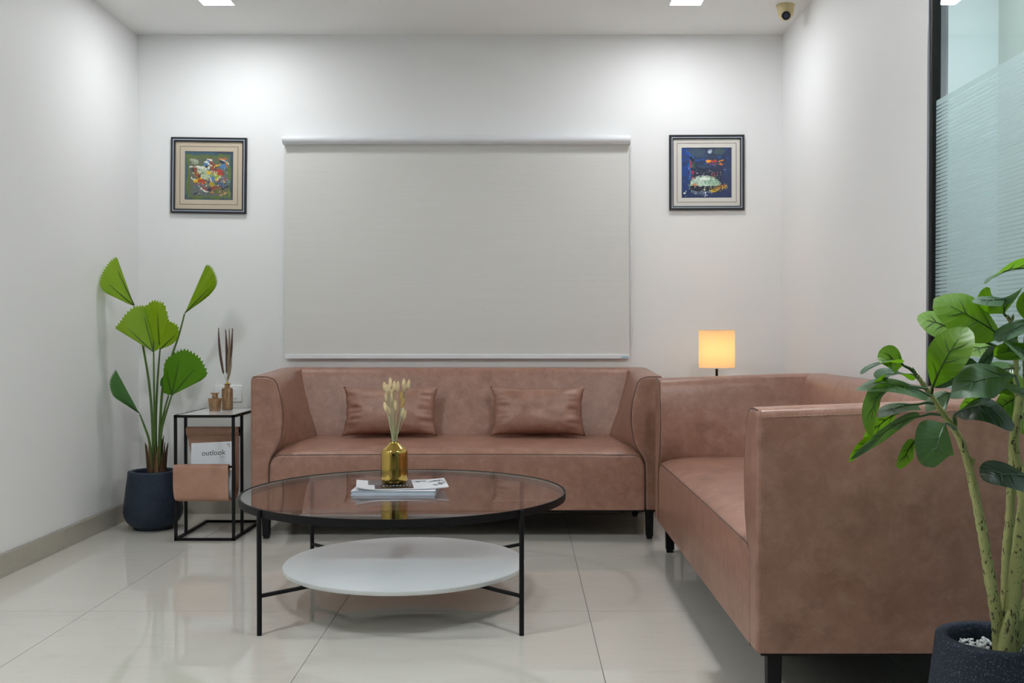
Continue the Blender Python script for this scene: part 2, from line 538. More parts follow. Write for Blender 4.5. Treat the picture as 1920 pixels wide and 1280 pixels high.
def build_room():
    struct(obj('wall_back', nbox((XL - 0.12, YB, 0), (NX + 0.12, YB + 0.12, H)), M['wall']))
    struct(obj('wall_left', nbox((XL - 0.12, YF, 0), (XL, YB, H)), M['wall']))
    struct(obj('wall_right', nbox((XR, PART_Y, 0), (XR + 0.055, YB, H)), M['wall']))
    struct(obj('wall_front', nbox((XL - 0.12, YF - 0.12, 0), (NX + 0.12, YF, H)), M['wall']))
    struct(obj('ceiling', nbox((XL - 0.12, YF - 0.12, H), (NX + 0.12, YB + 0.12, H + 0.1)), M['ceiling']))
    struct(obj('wall_corridor_back', nbox((XR + 0.055, 4.62, 0), (NX, 4.72, H)), M['next_wall']))
    struct(obj('wall_corridor_side', nbox((NX, YF, 0), (NX + 0.12, YB, H)), M['next_wall_olive']))
    fl = struct(obj('floor', nbox((XL - 0.12, YF - 0.12, -0.06), (NX + 0.12, YB + 0.12, -0.0025)), M['grout']))
    # vitrified tiles with open joints, cut along the walls
    T, G = 0.957, 0.0011
    gx, gy = -1.659, 3.806
    shared = {}
    for i in range(-2, 6):
        for j in range(-8, 4):
            x0, x1 = max(gx + i * T + G, XL), min(gx + (i + 1) * T - G, NX)
            y0, y1 = max(gy + j * T + G, YF), min(gy + (j + 1) * T - G, YB)
            if x1 - x0 < 0.01 or y1 - y0 < 0.01:
                continue
            w, d = round(x1 - x0, 4), round(y1 - y0, 4)
            if (w, d) in shared:
                o = bpy.data.objects.new('tile', shared[(w, d)]); C.objects.link(o); o.parent = fl
            else:
                o = obj('tile', nbox((0, 0, -0.009), (w, d, 0)), M['tile'], fl, flat=True)
                shared[(w, d)] = o.data
            o.location = (x0, y0, 0)
    # skirting: strip behind, tiles in front
    bl = struct(obj('baseboard_left', nbox((XL, YF, 0), (XL + 0.006, YB, 0.100)), M['grout']))
    y = YB
    k = 0
    while y > YF + 0.05:
        y0 = max(y - (1.02 if k == 0 else 0.957), YF)
        obj('tile', nbox((XL + 0.006, y0 + 0.001, 0.0), (XL + 0.013, y - 0.0005, 0.1015)), M['skirting'], bl, bevel=0.0015, segs=1)
        y = y0; k += 1
    bb = struct(obj('baseboard_back', nbox((XL + 0.013, YB - 0.006, 0), (XR, YB, 0.100)), M['grout']))
    x = XL + 0.013
    while x < XR - 0.02:
        x1 = min(x + 0.957, XR)
        obj('tile', nbox((x + 0.001, YB - 0.013, 0.0), (x1 - 0.0005, YB - 0.006, 0.1015)), M['skirting'], bb, bevel=0.0015, segs=1)
        x = x1
    br = struct(obj('baseboard_right', nbox((XR - 0.006, PART_Y, 0), (XR, YB - 0.013, 0.100)), M['grout']))
    for y0, y1 in ((PART_Y + 0.03, 4.76), (4.76, YB - 0.013)):
        obj('tile', nbox((XR - 0.013, y0 + 0.001, 0.0), (XR - 0.006, y1 - 0.0005, 0.1015)), M['skirting'], br, bevel=0.0015, segs=1)

    # unseen glazed front behind the viewer, added to give the gold vase reflection stripes
    w2 = struct(obj('reflection_window', nbox((XL + 0.25, YF, 0.0), (XR - 0.35, YF + 0.03, 0.09)), M['black']))
    for q, x in enumerate((-2.03, -1.25, -0.45, 0.35, 1.15)):
        obj('mullion', nbox((x, YF, 0.0), (x + 0.055, YF + 0.05, 2.35)), M['black'], w2, flat=True)
    obj('transom', nbox((-2.03, YF, 2.35), (1.205, YF + 0.05, 2.42)), M['black'], w2, flat=True)
    obj('glass_pane', nbox((-2.0, YF + 0.012, 0.09), (1.18, YF + 0.020, 2.35)), M['dark_pane'], w2, flat=True)

    # glass partition with striped frosted film
    w = struct(obj('window_1', nbox((XR - 0.004, PART_Y - 0.024, 0.0), (XR + 0.030, PART_Y, H)), M['black'], bevel=0.002, segs=1))
    obj('trim_strip', nbox((XR - 0.008, PART_Y, 0.0), (XR, PART_Y + 0.014, H)), M['aluminium'], w, bevel=0.002, segs=1)
    obj('jamb', nbox((XR + 0.030, PART_Y - 0.004, 0.0), (XR + 0.064, PART_Y + 0.05, H)), M['aluminium'], w)
    obj('bottom_rail', nbox((XR - 0.004, YF, 0.0), (XR + 0.052, PART_Y - 0.024, 0.055)), M['black'], w)
    obj('top_rail', nbox((XR - 0.004, YF, H - 0.04), (XR + 0.052, PART_Y - 0.024, H)), M['black'], w)
    bm = BM()
    gx0 = XR + 0.012
    box(bm, (gx0, YF, 0.055), (gx0 + 0.010, PART_Y - 0.024, H - 0.04))
    obj('glass_pane', bm, M['pane'], w, flat=True)
    bm = BM()
    z = 1.937
    xq = gx0 - 0.0008
    first = True
    while z > 0.10:
        hgt = 0.022 if first else 0.0112
        first = False
        vs = [bm.verts.new(p) for p in ((xq, YF, z - hgt), (xq, PART_Y - 0.025, z - hgt), (xq, PART_Y - 0.025, z), (xq, YF, z))]
        bm.faces.new(vs)
        z -= hgt + 0.0030
    f = obj('frosted_film', bm, M['film'], w, flat=True); f['kind'] = 'stuff'


build_room()


# ------------------------------------------------------------------ ceiling lights
def ceiling_light(loc, label, led, size=0.165):
    t = thing('ceiling_light', label, 'light', loc, 0, 'square recessed ceiling downlights')
    s = size / 2; o = s + 0.010
    bm = BM()
    box(bm, (-o, -o, -0.004), (o, -s, 0)); box(bm, (-o, s, -0.004), (o, o, 0))
    box(bm, (-o, -s, -0.004), (-s, s, 0)); box(bm, (s, -s, -0.004), (o, s, 0))
    obj('frame', bm, M['white_plastic'], t, flat=True)
    obj('diffuser', nbox((-s, -s, -0.003), (s, s, -0.0005)), led, t, flat=True)
    return t


ceiling_light((-1.633, 5.313, H), 'glowing square downlight in the ceiling above the green abstract picture', M['led'])
ceiling_light((0.883, 5.313, H), 'glowing square downlight in the ceiling nearest the security camera', M['led'])
for yy, wh, led in ((2.45, 'above the near end of the coffee table', 'led_front'), (-0.6, 'behind the viewer', 'led_rear')):
    for xx, sd in ((-1.633, 'left'), (0.883, 'right')):
        ceiling_light((xx, yy, H), 'square ceiling downlight %s, %s one of the pair' % (wh, sd), M[led])
for yy, wh in ((3.9, 'far'), (2.2, 'near')):
    ceiling_light((1.88, yy, H), '%s square ceiling downlight of the room behind the glass partition' % wh, M['led_next'])


# ------------------------------------------------------------------ sofas
SW = 2.132; HW = SW / 2; SD = 0.785; ZB = 0.157


def interp(tab, z):
    for (a, ta), (b, tb) in zip(tab, tab[1:]):
        if a <= z <= b:
            f = (z - a) / (b - a)
            f = f * f * (3 - 2 * f) * 0.5 + f * 0.5
            return ta + (tb - ta) * f
    return tab[-1][1] if z > tab[-1][0] else tab[0][1]


ARM_F = [(0.15, 0.092), (0.30, 0.094), (0.40, 0.097), (0.44, 0.113), (0.48, 0.143), (0.55, 0.164), (0.646, 0.172), (0.74, 0.160), (0.80, 0.142), (0.87, 0.112)]
ARM_B = [(0.15, 0.20), (0.30, 0.22), (0.45, 0.240), (0.50, 0.234), (0.57, 0.203), (0.65, 0.173), (0.75, 0.142), (0.82, 0.125), (0.90, 0.105)]


def arm_pt(z, y):
    f = min(1, max(0, y / 0.62)); f = f * f * (3 - 2 * f)
    return interp(ARM_F, z) * (1 - f) + interp(ARM_B, z) * f


def arm_top(y):
    return 0.849 + 0.024 * min(1.0, max(0, y) / 0.62)


def make_sofa(label):
    t = thing('sofa', label, 'sofa', group='matching brown leatherette sofas')
    Lm = M['leather']
    # seat with its front panel
    bm = BM()
    sx = HW - 0.0985
    secs = []
    for y, zt in ((0.004, 0.428), (0.008, 0.441), (0.020, 0.452), (0.05, 0.464), (0.12, 0.475), (0.25, 0.482), (0.45, 0.486), (0.70, 0.488)):
        r = 0.060
        pts = [(-sx, y, ZB), (-sx, y, 0.25)]
        for k in range(8):
            a = math.pi - k / 7 * math.pi / 2
            pts.append((-sx + r + r * math.cos(a), y, zt - r + r * math.sin(a)))
        for k in range(1, 12):
            fx = -sx + r + (2 * sx - 2 * r) * k / 12
            pts.append((fx, y, zt + 0.004 * math.sin(math.pi * k / 12)))
        for k in range(8):
            a = math.pi / 2 - k / 7 * math.pi / 2
            pts.append((sx - r + r * math.cos(a), y, zt - r + r * math.sin(a)))
        pts += [(sx, y, 0.25), (sx, y, ZB)]
        secs.append(pts)
    loft(bm, secs)
    seat = obj('seat', bm, Lm, t, sharp=60)
    # seam along the front top edge
    bm = BM()
    pth = []
    for k in range(8):
        a = math.pi - k / 7 * math.pi / 2
        pth.append((-sx + 0.06 + 0.0605 * math.cos(a), 0.0075, 0.441 - 0.06 + 0.0605 * math.sin(a)))
    for k in range(1, 12):
        pth.append((-sx + 0.06 + (2 * sx - 0.12) * k / 12, 0.0075, 0.4415 + 0.004 * math.sin(math.pi * k / 12)))
    for k in range(8):
        a = math.pi / 2 - k / 7 * math.pi / 2
        pth.append((sx - 0.06 + 0.0605 * math.cos(a), 0.0075, 0.441 - 0.06 + 0.0605 * math.sin(a)))
    tube(bm, [(-sx - 0.001, 0.0075, ZB)] + pth + [(sx + 0.001, 0.0075, ZB)], 0.0022, 6)
    obj('seam', bm, M['seam'], seat)
    # backrest
    bm = BM()
    prof = [(0.545, ZB), (0.545, 0.45), (0.562, 0.52), (0.597, 0.63), (0.630, 0.74), (0.652, 0.82), (0.665, 0.855), (0.682, 0.868), (0.705, 0.8735), (0.765, 0.872), (SD, 0.860), (SD, ZB)]
    loft(bm, [[(x, y + 0.012 * (1 - (x / (HW - 0.06)) ** 2) * 0.5, z) for y, z in prof] for x in [(-1 + 2 * k / 16) * (HW - 0.06) for k in range(17)]])
    obj('backrest', bm, Lm, t, sharp=50)
    # arms
    zs = [ZB, 0.24, 0.32, 0.38, 0.41, 0.44, 0.465, 0.49, 0.53, 0.58, 0.63, 0.68, 0.73, 0.775, 0.81]
    for s in (-1, 1):
        bm = BM()
        secs = []
        for y in (0, 0.03, 0.08, 0.16, 0.25, 0.34, 0.43, 0.52, 0.62, SD):
            zt = arm_top(y)
            out = [(0, z) for z in (ZB, 0.35, 0.6, zt - 0.03)] + [(0.004, zt - 0.010), (0.014, zt - 0.001), (0.05, zt), (interp(ARM_F, 0.87) - 0.02 + (0.0), zt - 0.001)]
            inn = [(arm_pt(z, y), z) for z in zs][::-1]
            inn = [(arm_pt(0.835, y) - 0.004, zt - 0.014)] + inn
            secs.append([(s * (HW - u), y, z) for u, z in out + inn])
        loft(bm, secs)
        arm = obj('armrest', bm, Lm, t, sharp=50, bevel=0.013, segs=3, angle=55)
        # seam on the front face edge, stitching on the outside
        bm = BM()
        zt = arm_top(0)
        pl = [(arm_pt(z, 0), z) for z in zs] + [(arm_pt(0.835, 0) - 0.006, zt - 0.016), (interp(ARM_F, 0.87) - 0.024, zt - 0.004), (0.05, zt - 0.002), (0.014, zt - 0.004)]
        tube(bm, spline([(s * (HW - u + 0.002), 0.0035, z) for u, z in pl], 3), 0.0019, 6)
        obj('seam', bm, M['seam'], arm)
        bm = BM()
        path = [(s * (HW + 0.0002), 0.017, ZB + 0.01), (s * (HW + 0.0002), 0.017, zt - 0.045), (s * (HW + 0.0002), 0.019, zt - 0.026)] + [(s * (HW + 0.0002), y, arm_top(y) - 0.0235) for y in (0.028, 0.2, 0.4, 0.62, SD - 0.03)]
        for a, b in zip(path, path[1:]):
            a, b = Vector(a), Vector(b)
            n = max(1, int((b - a).length / 0.011))
            for k in range(n):
                tube(bm, [a.lerp(b, k / n), a.lerp(b, (k + 0.62) / n)], 0.0007, 4)
        obj('stitching', bm, M['stitch'], arm)
    obj('underside', nbox((-HW + 0.03, 0.02, ZB - 0.012), (HW - 0.03, SD - 0.02, ZB + 0.002)), M['black_cloth'], t)
    for sx_ in (-1, 1):
        for y in (0.060, SD - 0.07):
            bm = BM()
            x = sx_ * (HW - 0.066)
            loft(bm, [[(x + a * w, y + b * w, z) for a, b in ((-1, -1), (1, -1), (1, 1), (-1, 1))] for z, w in ((ZB - 0.005, 0.020), (0.014, 0.018))])
            lg = obj('leg', bm, M['black'], t, bevel=0.002, segs=1)
            obj('foot', nbox((x - 0.014, y - 0.014, 0.0), (x + 0.014, y + 0.014, 0.015)), M['black_cloth'], lg)
    return t


sofa_a = make_sofa('three-seat brown leatherette sofa facing the viewer under the roller blind')
AX, AY = -0.333, 5.13
BX, BY = 0.660, 3.855
sofa_a.location = (AX, AY, 0)
sofa_b = copy_thing(sofa_a, (BX, BY, 0), -math.pi / 2, 'brown leatherette sofa seen end-on along the right wall behind the potted ficus')
sofa_b.scale = (1, 1.07, 1)


# pillows on the main sofa
def make_pillow(label, x, y, z, w, h, seed, rz):
    rnd = random.Random(seed)
    bm = BM()
    N, K = 44, 30
    off = Vector((rnd.random() * 9, rnd.random() * 9, rnd.random() * 9))
    fr, bk = {}, {}
    for i in range(N + 1):
        for j in range(K + 1):
            u, v = -1 + 2 * i / N, -1 + 2 * j / K
            px = u * w / 2 * (1 - 0.085 * (1 - v * v) ** 0.9)
            pz = v * h / 2 * (1 - 0.105 * (1 - u * u) ** 0.9)
            th = 0.070 * max(0, (1 - u ** 4)) ** 0.62 * max(0, (1 - v ** 4)) ** 0.62
            edge = max(0, abs(u) - 0.62) / 0.38
            wr = noise.noise(Vector((u * 1.2, v * 7.5, 0)) + off) * 0.030 * edge * (1 - edge) * 4 * 0.7
            wr += noise.noise(Vector((u * 2.5, v * 2.0, 3)) + off) * 0.006
            bot = max(0, -v - 0.55) / 0.45
            wr += noise.noise(Vector((u * 6, v * 2.0, 6)) + off) * 0.022 * bot * (1 - bot) * 4 * 0.6
            k = th / 0.07
            sidew = noise.noise(Vector((u * 0.2, v * 9, 9)) + off) * 0.006 * (edge ** 2)
            border = i in (0, N) or j in (0, K)
            fr[i, j] = bm.verts.new((px + sidew, -(th + wr * k), pz))
            bk[i, j] = fr[i, j] if border else bm.verts.new((px + sidew, th * 0.8 + wr * k * 0.5, pz))
    for i in range(N):
        for j in range(K):
            bm.faces.new((fr[i, j], fr[i + 1, j], fr[i + 1, j + 1], fr[i, j + 1]))
            bm.faces.new((bk[i, j], bk[i, j + 1], bk[i + 1, j + 1], bk[i + 1, j]))
    bmesh.ops.recalc_face_normals(bm, faces=bm.faces)
    tilt = math.radians(-16)
    bmesh.ops.rotate(bm, verts=bm.verts, cent=(0, 0, -h / 2), matrix=Matrix.Rotation(tilt, 3, 'X'))
    o = obj('cushion', bm, M['leather'], sharp=120)
    o.location = (x, y, z + h / 2)
    o.rotation_euler = (0, 0, rz)
    return tag(o, label, 'cushion', 'lumbar cushions on the sofa')


make_pillow('brown leatherette lumbar cushion on the sofa seat, behind the dried grasses', -0.738, 5.560, 0.4970, 0.535, 0.285, 3, 0.02)
make_pillow('brown leatherette lumbar cushion on the sofa seat, nearer the right armrest', 0.090, 5.560, 0.4970, 0.535, 0.285, 11, -0.02)


# ------------------------------------------------------------------ coffee table
TX, TY, TR, TZ = -0.462, 3.940, 0.636, 0.442


def build_coffee_table():
    t = thing('coffee_table', 'round glass-topped coffee table with black metal frame and white lower shelf', 'table', (TX, TY, 0))
    bm = BM()
    lathe(bm, [(TR - 0.013, TZ - 0.026), (TR, TZ - 0.026), (TR, TZ + 0.0015), (TR - 0.006, TZ + 0.0015), (TR - 0.006, TZ - 0.008), (TR - 0.013, TZ - 0.008)], seg=128, close=True)
    bmesh.ops.recalc_face_normals(bm, faces=bm.faces)
    obj('rim', bm, M['black'], t)
    bm = BM()
    rg = TR - 0.0075
    lathe(bm, [(0, TZ - 0.0078), (rg - 0.001, TZ - 0.0078)], seg=128); lathe(bm, [(rg - 0.001, TZ), (0, TZ)], seg=128)
    g = obj('glass_top', bm, M['table_glass'], t)
    bm = BM()
    lathe(bm, [(rg - 0.001, TZ - 0.0078), (rg, TZ - 0.0070), (rg, TZ - 0.0008), (rg - 0.001, TZ)], seg=128)
    obj('glass_edge', bm, M['glass_edge'], g)
    for ang in (45, 135, 225, 315):
        a = math.radians(ang + 1.0)
        rx = 0.447 if True else 0
        lx, ly = (TR + 0.004) * 0.722 * (1 if math.cos(a) > 0 else -1), (TR + 0.004) * 0.692 * (1 if math.sin(a) > 0 else -1)
        bm = BM()
        tube(bm, [(lx, ly, 0), (lx, ly, TZ - 0.001)], 0.0088, 14)
        lg = obj('leg', bm, M['black'], t, sharp=50)
        lg_b = BM()
        n = Vector((lx, ly, 0)).normalized()
        tube(lg_b, [Vector((lx, ly, 0.138)) - n * 0.008, n * 0.30 + Vector((0, 0, 0.138))], 0.0075, 10)
        obj('brace', lg_b, M['black'], t, sharp=50)
    bm = BM()
    tube(bm, [Vector((0.30 * math.cos(2 * math.pi * k / 48), 0.30 * math.sin(2 * math.pi * k / 48), 0.138)) for k in range(49)], 0.0075, 8)
    obj('support_ring', bm, M['black'], t)
    bm = BM()
    r = 0.474
    lathe(bm, [(0, 0.146), (r - 0.002, 0.146), (r, 0.148), (r, 0.161), (r - 0.003, 0.1635), (0, 0.1635)], seg=128)
    obj('lower_shelf', bm, M['white_glass'], t, sharp=50)


build_coffee_table()


# magazines on the table
def sheet(bm, fn, nu, nv, thick):
    top = [[bm.verts.new(fn(i / nu, j / nv)) for j in range(nv + 1)] for i in range(nu + 1)]
    bot = [[bm.verts.new(Vector(fn(i / nu, j / nv)) - Vector((0, 0, thick))) for j in range(nv + 1)] for i in range(nu + 1)]
    for i in range(nu):
        for j in range(nv):
            bm.faces.new((top[i][j], top[i + 1][j], top[i + 1][j + 1], top[i][j + 1]))
            bm.faces.new((bot[i][j], bot[i][j + 1], bot[i + 1][j + 1], bot[i + 1][j]))
    for i in range(nu):
        bm.faces.new((top[i][0], bot[i][0], bot[i + 1][0], top[i + 1][0]))
        bm.faces.new((top[i][nv], top[i + 1][nv], bot[i + 1][nv], bot[i][nv]))
    for j in range(nv):
        bm.faces.new((top[0][j], top[0][j + 1], bot[0][j + 1], bot[0][j]))
        bm.faces.new((top[nu][j], bot[nu][j], bot[nu][j + 1], top[nu][j + 1]))
    return bm


def build_table_magazines():
    z0 = TZ + 0.0003
    t = thing('magazine', 'thick blue-white magazine lying on the glass table, lower of the two', 'magazine', (-0.495, 3.935, z0), 0.0)
    bm = nbox((-0.160, -0.115, 0.0008), (0.160, 0.115, 0.0145))
    obj('pages', bm, M['paper_blue'], t, bevel=0.002, segs=2)
    bm = BM(); box(bm, (-0.162, -0.117, 0.0156), (0.162, 0.116, 0.0164)); box(bm, (-0.162, -0.117, 0), (0.162, 0.116, 0.0008))
    box(bm, (-0.162, 0.115, 0.0008), (0.162, 0.116, 0.0156))
    obj('cover', bm, M['paper'], t, flat=True)
    # upper magazine: soft, its corners lift
    c = Vector((-0.478, 3.960, z0 + 0.0185))
    t2 = thing('magazine', 'open black and white magazine with curled corners under the gold vase', 'magazine', c, math.radians(9))

    def zf(x, y):
        return 0.0045 + 0.012 * max(0, (-x - 0.09) / 0.09) ** 2 * (0.4 + 0.6 * max(0, (0.1 - y) / 0.2)) + 0.005 * max(0, (x - 0.09) / 0.09) ** 2

    W, D = 0.178, 0.118

    def f_all(u, v):
        x, y = -W + 2 * W * u, -D + 2 * D * v
        return (x, y, zf(x, y))
    bm = sheet(BM(), f_all, 28, 8, 0.004)
    obj('pages', bm, M['paper'], t2, sharp=50)

    def cover(u0, u1, v0, v1, name, mat, lift):
        def f(u, v):
            uu, vv = u0 + (u1 - u0) * u, v0 + (v1 - v0) * v
            x, y = -W + 2 * W * uu - 0.035 * (1 - vv) * (1 if lift else 0) * 0, -D + 2 * D * vv
            return (x, y, zf(x, y) + 0.0009)
        return obj(name, sheet(BM(), f, 16, 6, 0.0006), mat, t2, sharp=50)
    cover(0.20, 0.62, 0.0, 0.45, 'cover', M['cover_black'], 1)
    cover(0.13, 0.62, 0.45, 1.0, 'cover', M['cover_grey'], 1)
    # doodled line drawing on the white page
    bm = BM()
    rnd = random.Random(5)
    for k in range(7):
        cx, cy = 0.065 + 0.105 * rnd.random(), -0.075 + 0.15 * rnd.random()
        pts = []
        for q in range(9):
            a = q / 8 * (3.0 + 2 * rnd.random())
            rr = 0.006 + 0.012 * rnd.random()
            x, y = cx + rr * math.cos(a) * 1.4, cy + rr * math.sin(a)
            x = min(max(x, 0.05), W - 0.004); y = min(max(y, -D + 0.004), D - 0.004)
            pts.append((x, y, zf(x, y) + 0.0006))
        tube(bm, spline(pts, 3), 0.0009, 4)
    obj('line_drawing', bm, M['ink'], t2)
    bm = BM()
    for k in range(9):
        x = -0.075 + 0.013 * k; y = -0.052 + 0.012 * rnd.random()
        tube(bm, [(x, y, zf(x, y) + 0.0016), (x + 0.007, y + 0.006 * rnd.random(), zf(x + 0.007, y) + 0.0016)], 0.0008, 4)
    obj('cover_print', bm, M['paper'], t2)


build_table_magazines()

# gold vase
VX, VY, VZ = P(739.5, 905, 3.975).x, 3.975, TZ + 0.0252


def build_gold_vase():
    t = thing('vase', 'polished gold bottle-shaped vase standing on the magazines', 'vase', (VX, VY, VZ))
    prof = [(0, 0.0), (0.044, 0.0), (0.0485, 0.003), (0.0525, 0.011), (0.0535, 0.020), (0.0535, 0.06), (0.0535, 0.112), (0.0534, 0.118), (0.0530, 0.1225), (0.0521, 0.127), (0.0506, 0.1310), (0.0485, 0.1345), (0.0455, 0.1380), (0.0415, 0.1418), (0.0370, 0.1458), (0.0325, 0.1497), (0.0280, 0.1536), (0.0240, 0.1570), (0.0210, 0.1597), (0.0190, 0.1622), (0.0180, 0.1645), (0.0177, 0.1668), (0.0164, 0.1668), (0.0160, 0.160), (0.030, 0.150), (0.048, 0.125), (0.048, 0.01), (0, 0.006)]
    obj('body', lathe(BM(), prof, seg=64), M['gold'], t, sharp=70)
    G = 'dried bunny tail grasses in the gold vase'
    heads = [(480, 165), (505, 190), (531, 128), (519, 198), (549, 235), (566, 160), (597, 165), (648, 135), (690, 148), (632, 245), (497, 255), (486, 345), (517, 382), (548, 318), (577, 335), (640, 310), (637, 390), (656, 418), (650, 165)]
    rnd = random.Random(2)
    placed = []
    for k, (hx, hy) in enumerate(heads):
        px, py = 620 + hx / 4.742, 690 + hy / 4.741
        best = -1
        for cand in range(13):
            dd = VY + (cand / 12 - 0.5) * 0.14
            c = P(px, py, dd)
            sep = min([(c - o).length for o in placed] or [0.2]) - abs(dd - VY) * 0.15
            if sep > best:
                best, d, top = sep, dd, c
        placed.append(top)
        a = rnd.uniform(0, 6.28)
        low = Vector((VX + 0.010 * math.cos(a), VY + 0.010 * math.sin(a), VZ + 0.012))
        neck = Vector((VX + (top.x - VX) * 0.22, VY + (d - VY) * 0.11, VZ + 0.167))
        neck.x = VX + max(-0.010, min(0.010, neck.x - VX))
        mid = neck.lerp(top, 0.55) + Vector((rnd.uniform(-1, 1) * 0.003, 0, 0))
        g = thing('bunny_tail', 'dried cream bunny tail grass standing in the gold vase', 'dried flower', low, 0, G)
        axis = (top - mid).normalized()
        st = top - axis * 0.018
        obj('stem', tube(BM(), spline([low, neck, mid, st], 5), 0.00115, 6), M['straw'], g, world=True)
        bm = BM()
        L = rnd.uniform(0.040, 0.050)
        prof = [(0.0, 0.0), (0.004, 0.003), (0.0072, 0.011), (0.0080, 0.019), (0.0072, 0.028), (0.0050, 0.037), (0.0022, 0.043), (0, 0.045)]
        lathe(bm, [(r * 1.0, z * L / 0.045) for r, z in prof], seg=12)
        # bristles
        for q in range(46):
            aa = rnd.uniform(0, 6.283); zz = rnd.uniform(0.004, 0.040) * L / 0.045
            rr = 0.0074 * math.sin(min(1, zz / L) * math.pi) ** 0.6
            p0 = Vector((rr * math.cos(aa), rr * math.sin(aa), zz))
            p1 = p0 + Vector((0.0035 * math.cos(aa), 0.0035 * math.sin(aa), 0.007))
            sd = Vector((-math.sin(aa), math.cos(aa), 0)) * 0.0006
            bm.faces.new([bm.verts.new(p0 - sd), bm.verts.new(p0 + sd), bm.verts.new(p1)])
        rot = Vector((0, 0, 1)).rotation_difference(axis).to_matrix()
        bmesh.ops.rotate(bm, verts=bm.verts, cent=(0, 0, 0), matrix=rot)
        bmesh.ops.translate(bm, verts=bm.verts, vec=top - axis * L * 0.5)
        obj('head', bm, M['bunny_gold'] if k in (9, 15) else M['bunny'], g, world=True, sharp=80)


build_gold_vase()


# ------------------------------------------------------------------ roller blind
def build_blind():
    d = YB - 0.075
    x0, x1 = P(529, 258, d).x, P(1182.5, 258, d).x
    zt, zb = P(700, 250, d - 0.03).z, P(700, 267, d - 0.03).z
    t = thing('roller_blind', 'wide closed beige roller blind with white cassette above the sofa', 'blind', ((x0 + x1) / 2, YB, zb))
    cz = (zt + zb) / 2; hr = (zt - zb) / 2
    fx0, fx1 = P(533.5, 400, YB - 0.03).x, P(1180, 400, YB - 0.03).x
    # cassette: half-round front
    prof = [(YB - 0.002, zb + 0.002)]
    for k in range(13):
        a = -math.pi / 2 + math.pi * k / 12
        prof.append((YB - 0.055 - 0.030 * math.cos(a), cz + hr * math.sin(a)))
    prof.append((YB - 0.002, zt))
    bm = BM(); loft(bm, [[(x, y, z) for y, z in prof] for x in (x0 + 0.006, x1 - 0.006)])
    ca = obj('cassette', bm, M['white_metal'], t, world=True, sharp=50)
    for xx in (x0, x1 - 0.007):
        bm = BM()
        cy = sum(p[0] for p in prof) / len(prof)
        loft(bm, [[(q, cy + (y - cy) * 1.06, cz + (z - cz) * 1.08) for y, z in prof] for q in (xx, xx + 0.007)])
        obj('end_cap', bm, M['white_plastic'], ca, world=True, sharp=50)
    fz = P(700, 664, YB - 0.03).z; bz = P(700, 672.5, YB - 0.035).z
    # fabric hangs just off the wall
    obj('fabric', nbox((fx0, YB - 0.031, fz - 0.004), (fx1, YB - 0.0295, zb + 0.012)), M['blind'], t, world=True, flat=True)
    b = obj('bottom_bar', nbox((fx0 - 0.001, YB - 0.037, bz), (fx1 + 0.001, YB - 0.024, fz)), M['white_metal'], t, world=True, bevel=0.003, segs=2)
    a = P(1166, 668, YB - 0.037).x; c = P(1178.5, 668, YB - 0.037).x
    obj('sticker', nbox((a, YB - 0.0376, bz + 0.003), (c, YB - 0.0368, fz - 0.012)), M['sticker'], b, world=True, flat=True)
    bm = BM()
    cx = P(1182.3, 400, YB - 0.04).x
    lo = P(1185, 648, YB - 0.03)
    pts = spline([(cx, YB - 0.045, zb + 0.01), (cx, YB - 0.04, P(1182, 560, YB - 0.04).z), (P(1183, 610, YB - 0.03).x, YB - 0.03, P(1183, 610, YB - 0.03).z), lo, (P(1186.5, 620, YB - 0.02).x, YB - 0.02, P(1186, 620, YB - 0.02).z), (cx + 0.008, YB - 0.02, P(1182, 560, YB - 0.02).z), (cx + 0.006, YB - 0.02, zb + 0.01)], 26)
    tube(bm, pts, [0.0012 + 0.0011 * (i % 2) for i in range(len(pts))], 6)
    obj('bead_chain', bm, M['white_plastic'], t, world=True)


build_blind()


# ------------------------------------------------------------------ framed pictures
def paint_grid(N, strokes, bg, seed):
    rnd = random.Random(seed)
    off = Vector((seed * 3.1, 0, 0))
    img = [[None] * N for _ in range(N)]
    for j in range(N):
        for i in range(N):
            u, v = (i + 0.5) / N, (j + 0.5) / N
            n1 = noise.noise(Vector((u * 9, v * 9, 0)) + off) * 0.03
            n2 = noise.noise(Vector((u * 34, v * 34, 5)) + off) * 0.022
            c = bg(u, v, n1)
            uu, vv = u + n1 + n2, v - n1 + n2 * 0.7
            for s in strokes:
                if s[0] == 'e':
                    _, cx, cy, rx, ry, ang, col, ragged = s
                    dx, dy = uu - cx, vv - cy
                    ca, sa = math.cos(ang), math.sin(ang)
                    q = ((dx * ca + dy * sa) / rx) ** 2 + ((-dx * sa + dy * ca) / ry) ** 2
                    if q < 1 + noise.noise(Vector((u * 60, v * 60, cx * 9)) + off) * ragged:
                        c = col
                elif s[0] == 'l':
                    _, ax, ay, bx, by, wd, col, ragged = s
                    dx, dy = bx - ax, by - ay
                    tt = max(0, min(1, ((uu - ax) * dx + (vv - ay) * dy) / (dx * dx + dy * dy)))
                    dist = math.hypot(uu - ax - tt * dx, vv - ay - tt * dy)
                    if dist < wd * (1 + ragged * noise.noise(Vector((u * 50, v * 50, ax * 9)) + off)):
                        c = col
                elif s[0] == 's':                      # spatter over an ellipse
                    _, cx, cy, rx, ry, dens, col, _r = s
                    if ((u - cx) / rx) ** 2 + ((v - cy) / ry) ** 2 < 1 and noise.noise(Vector((u * 75, v * 75, 11 + cx * 7)) + off) > dens:
                        c = col
            k = 1 + 0.18 * noise.noise(Vector((u * 45, v * 14, 2)) + off)
            img[j][i] = tuple(max(0, q * k) for q in c)
    return img


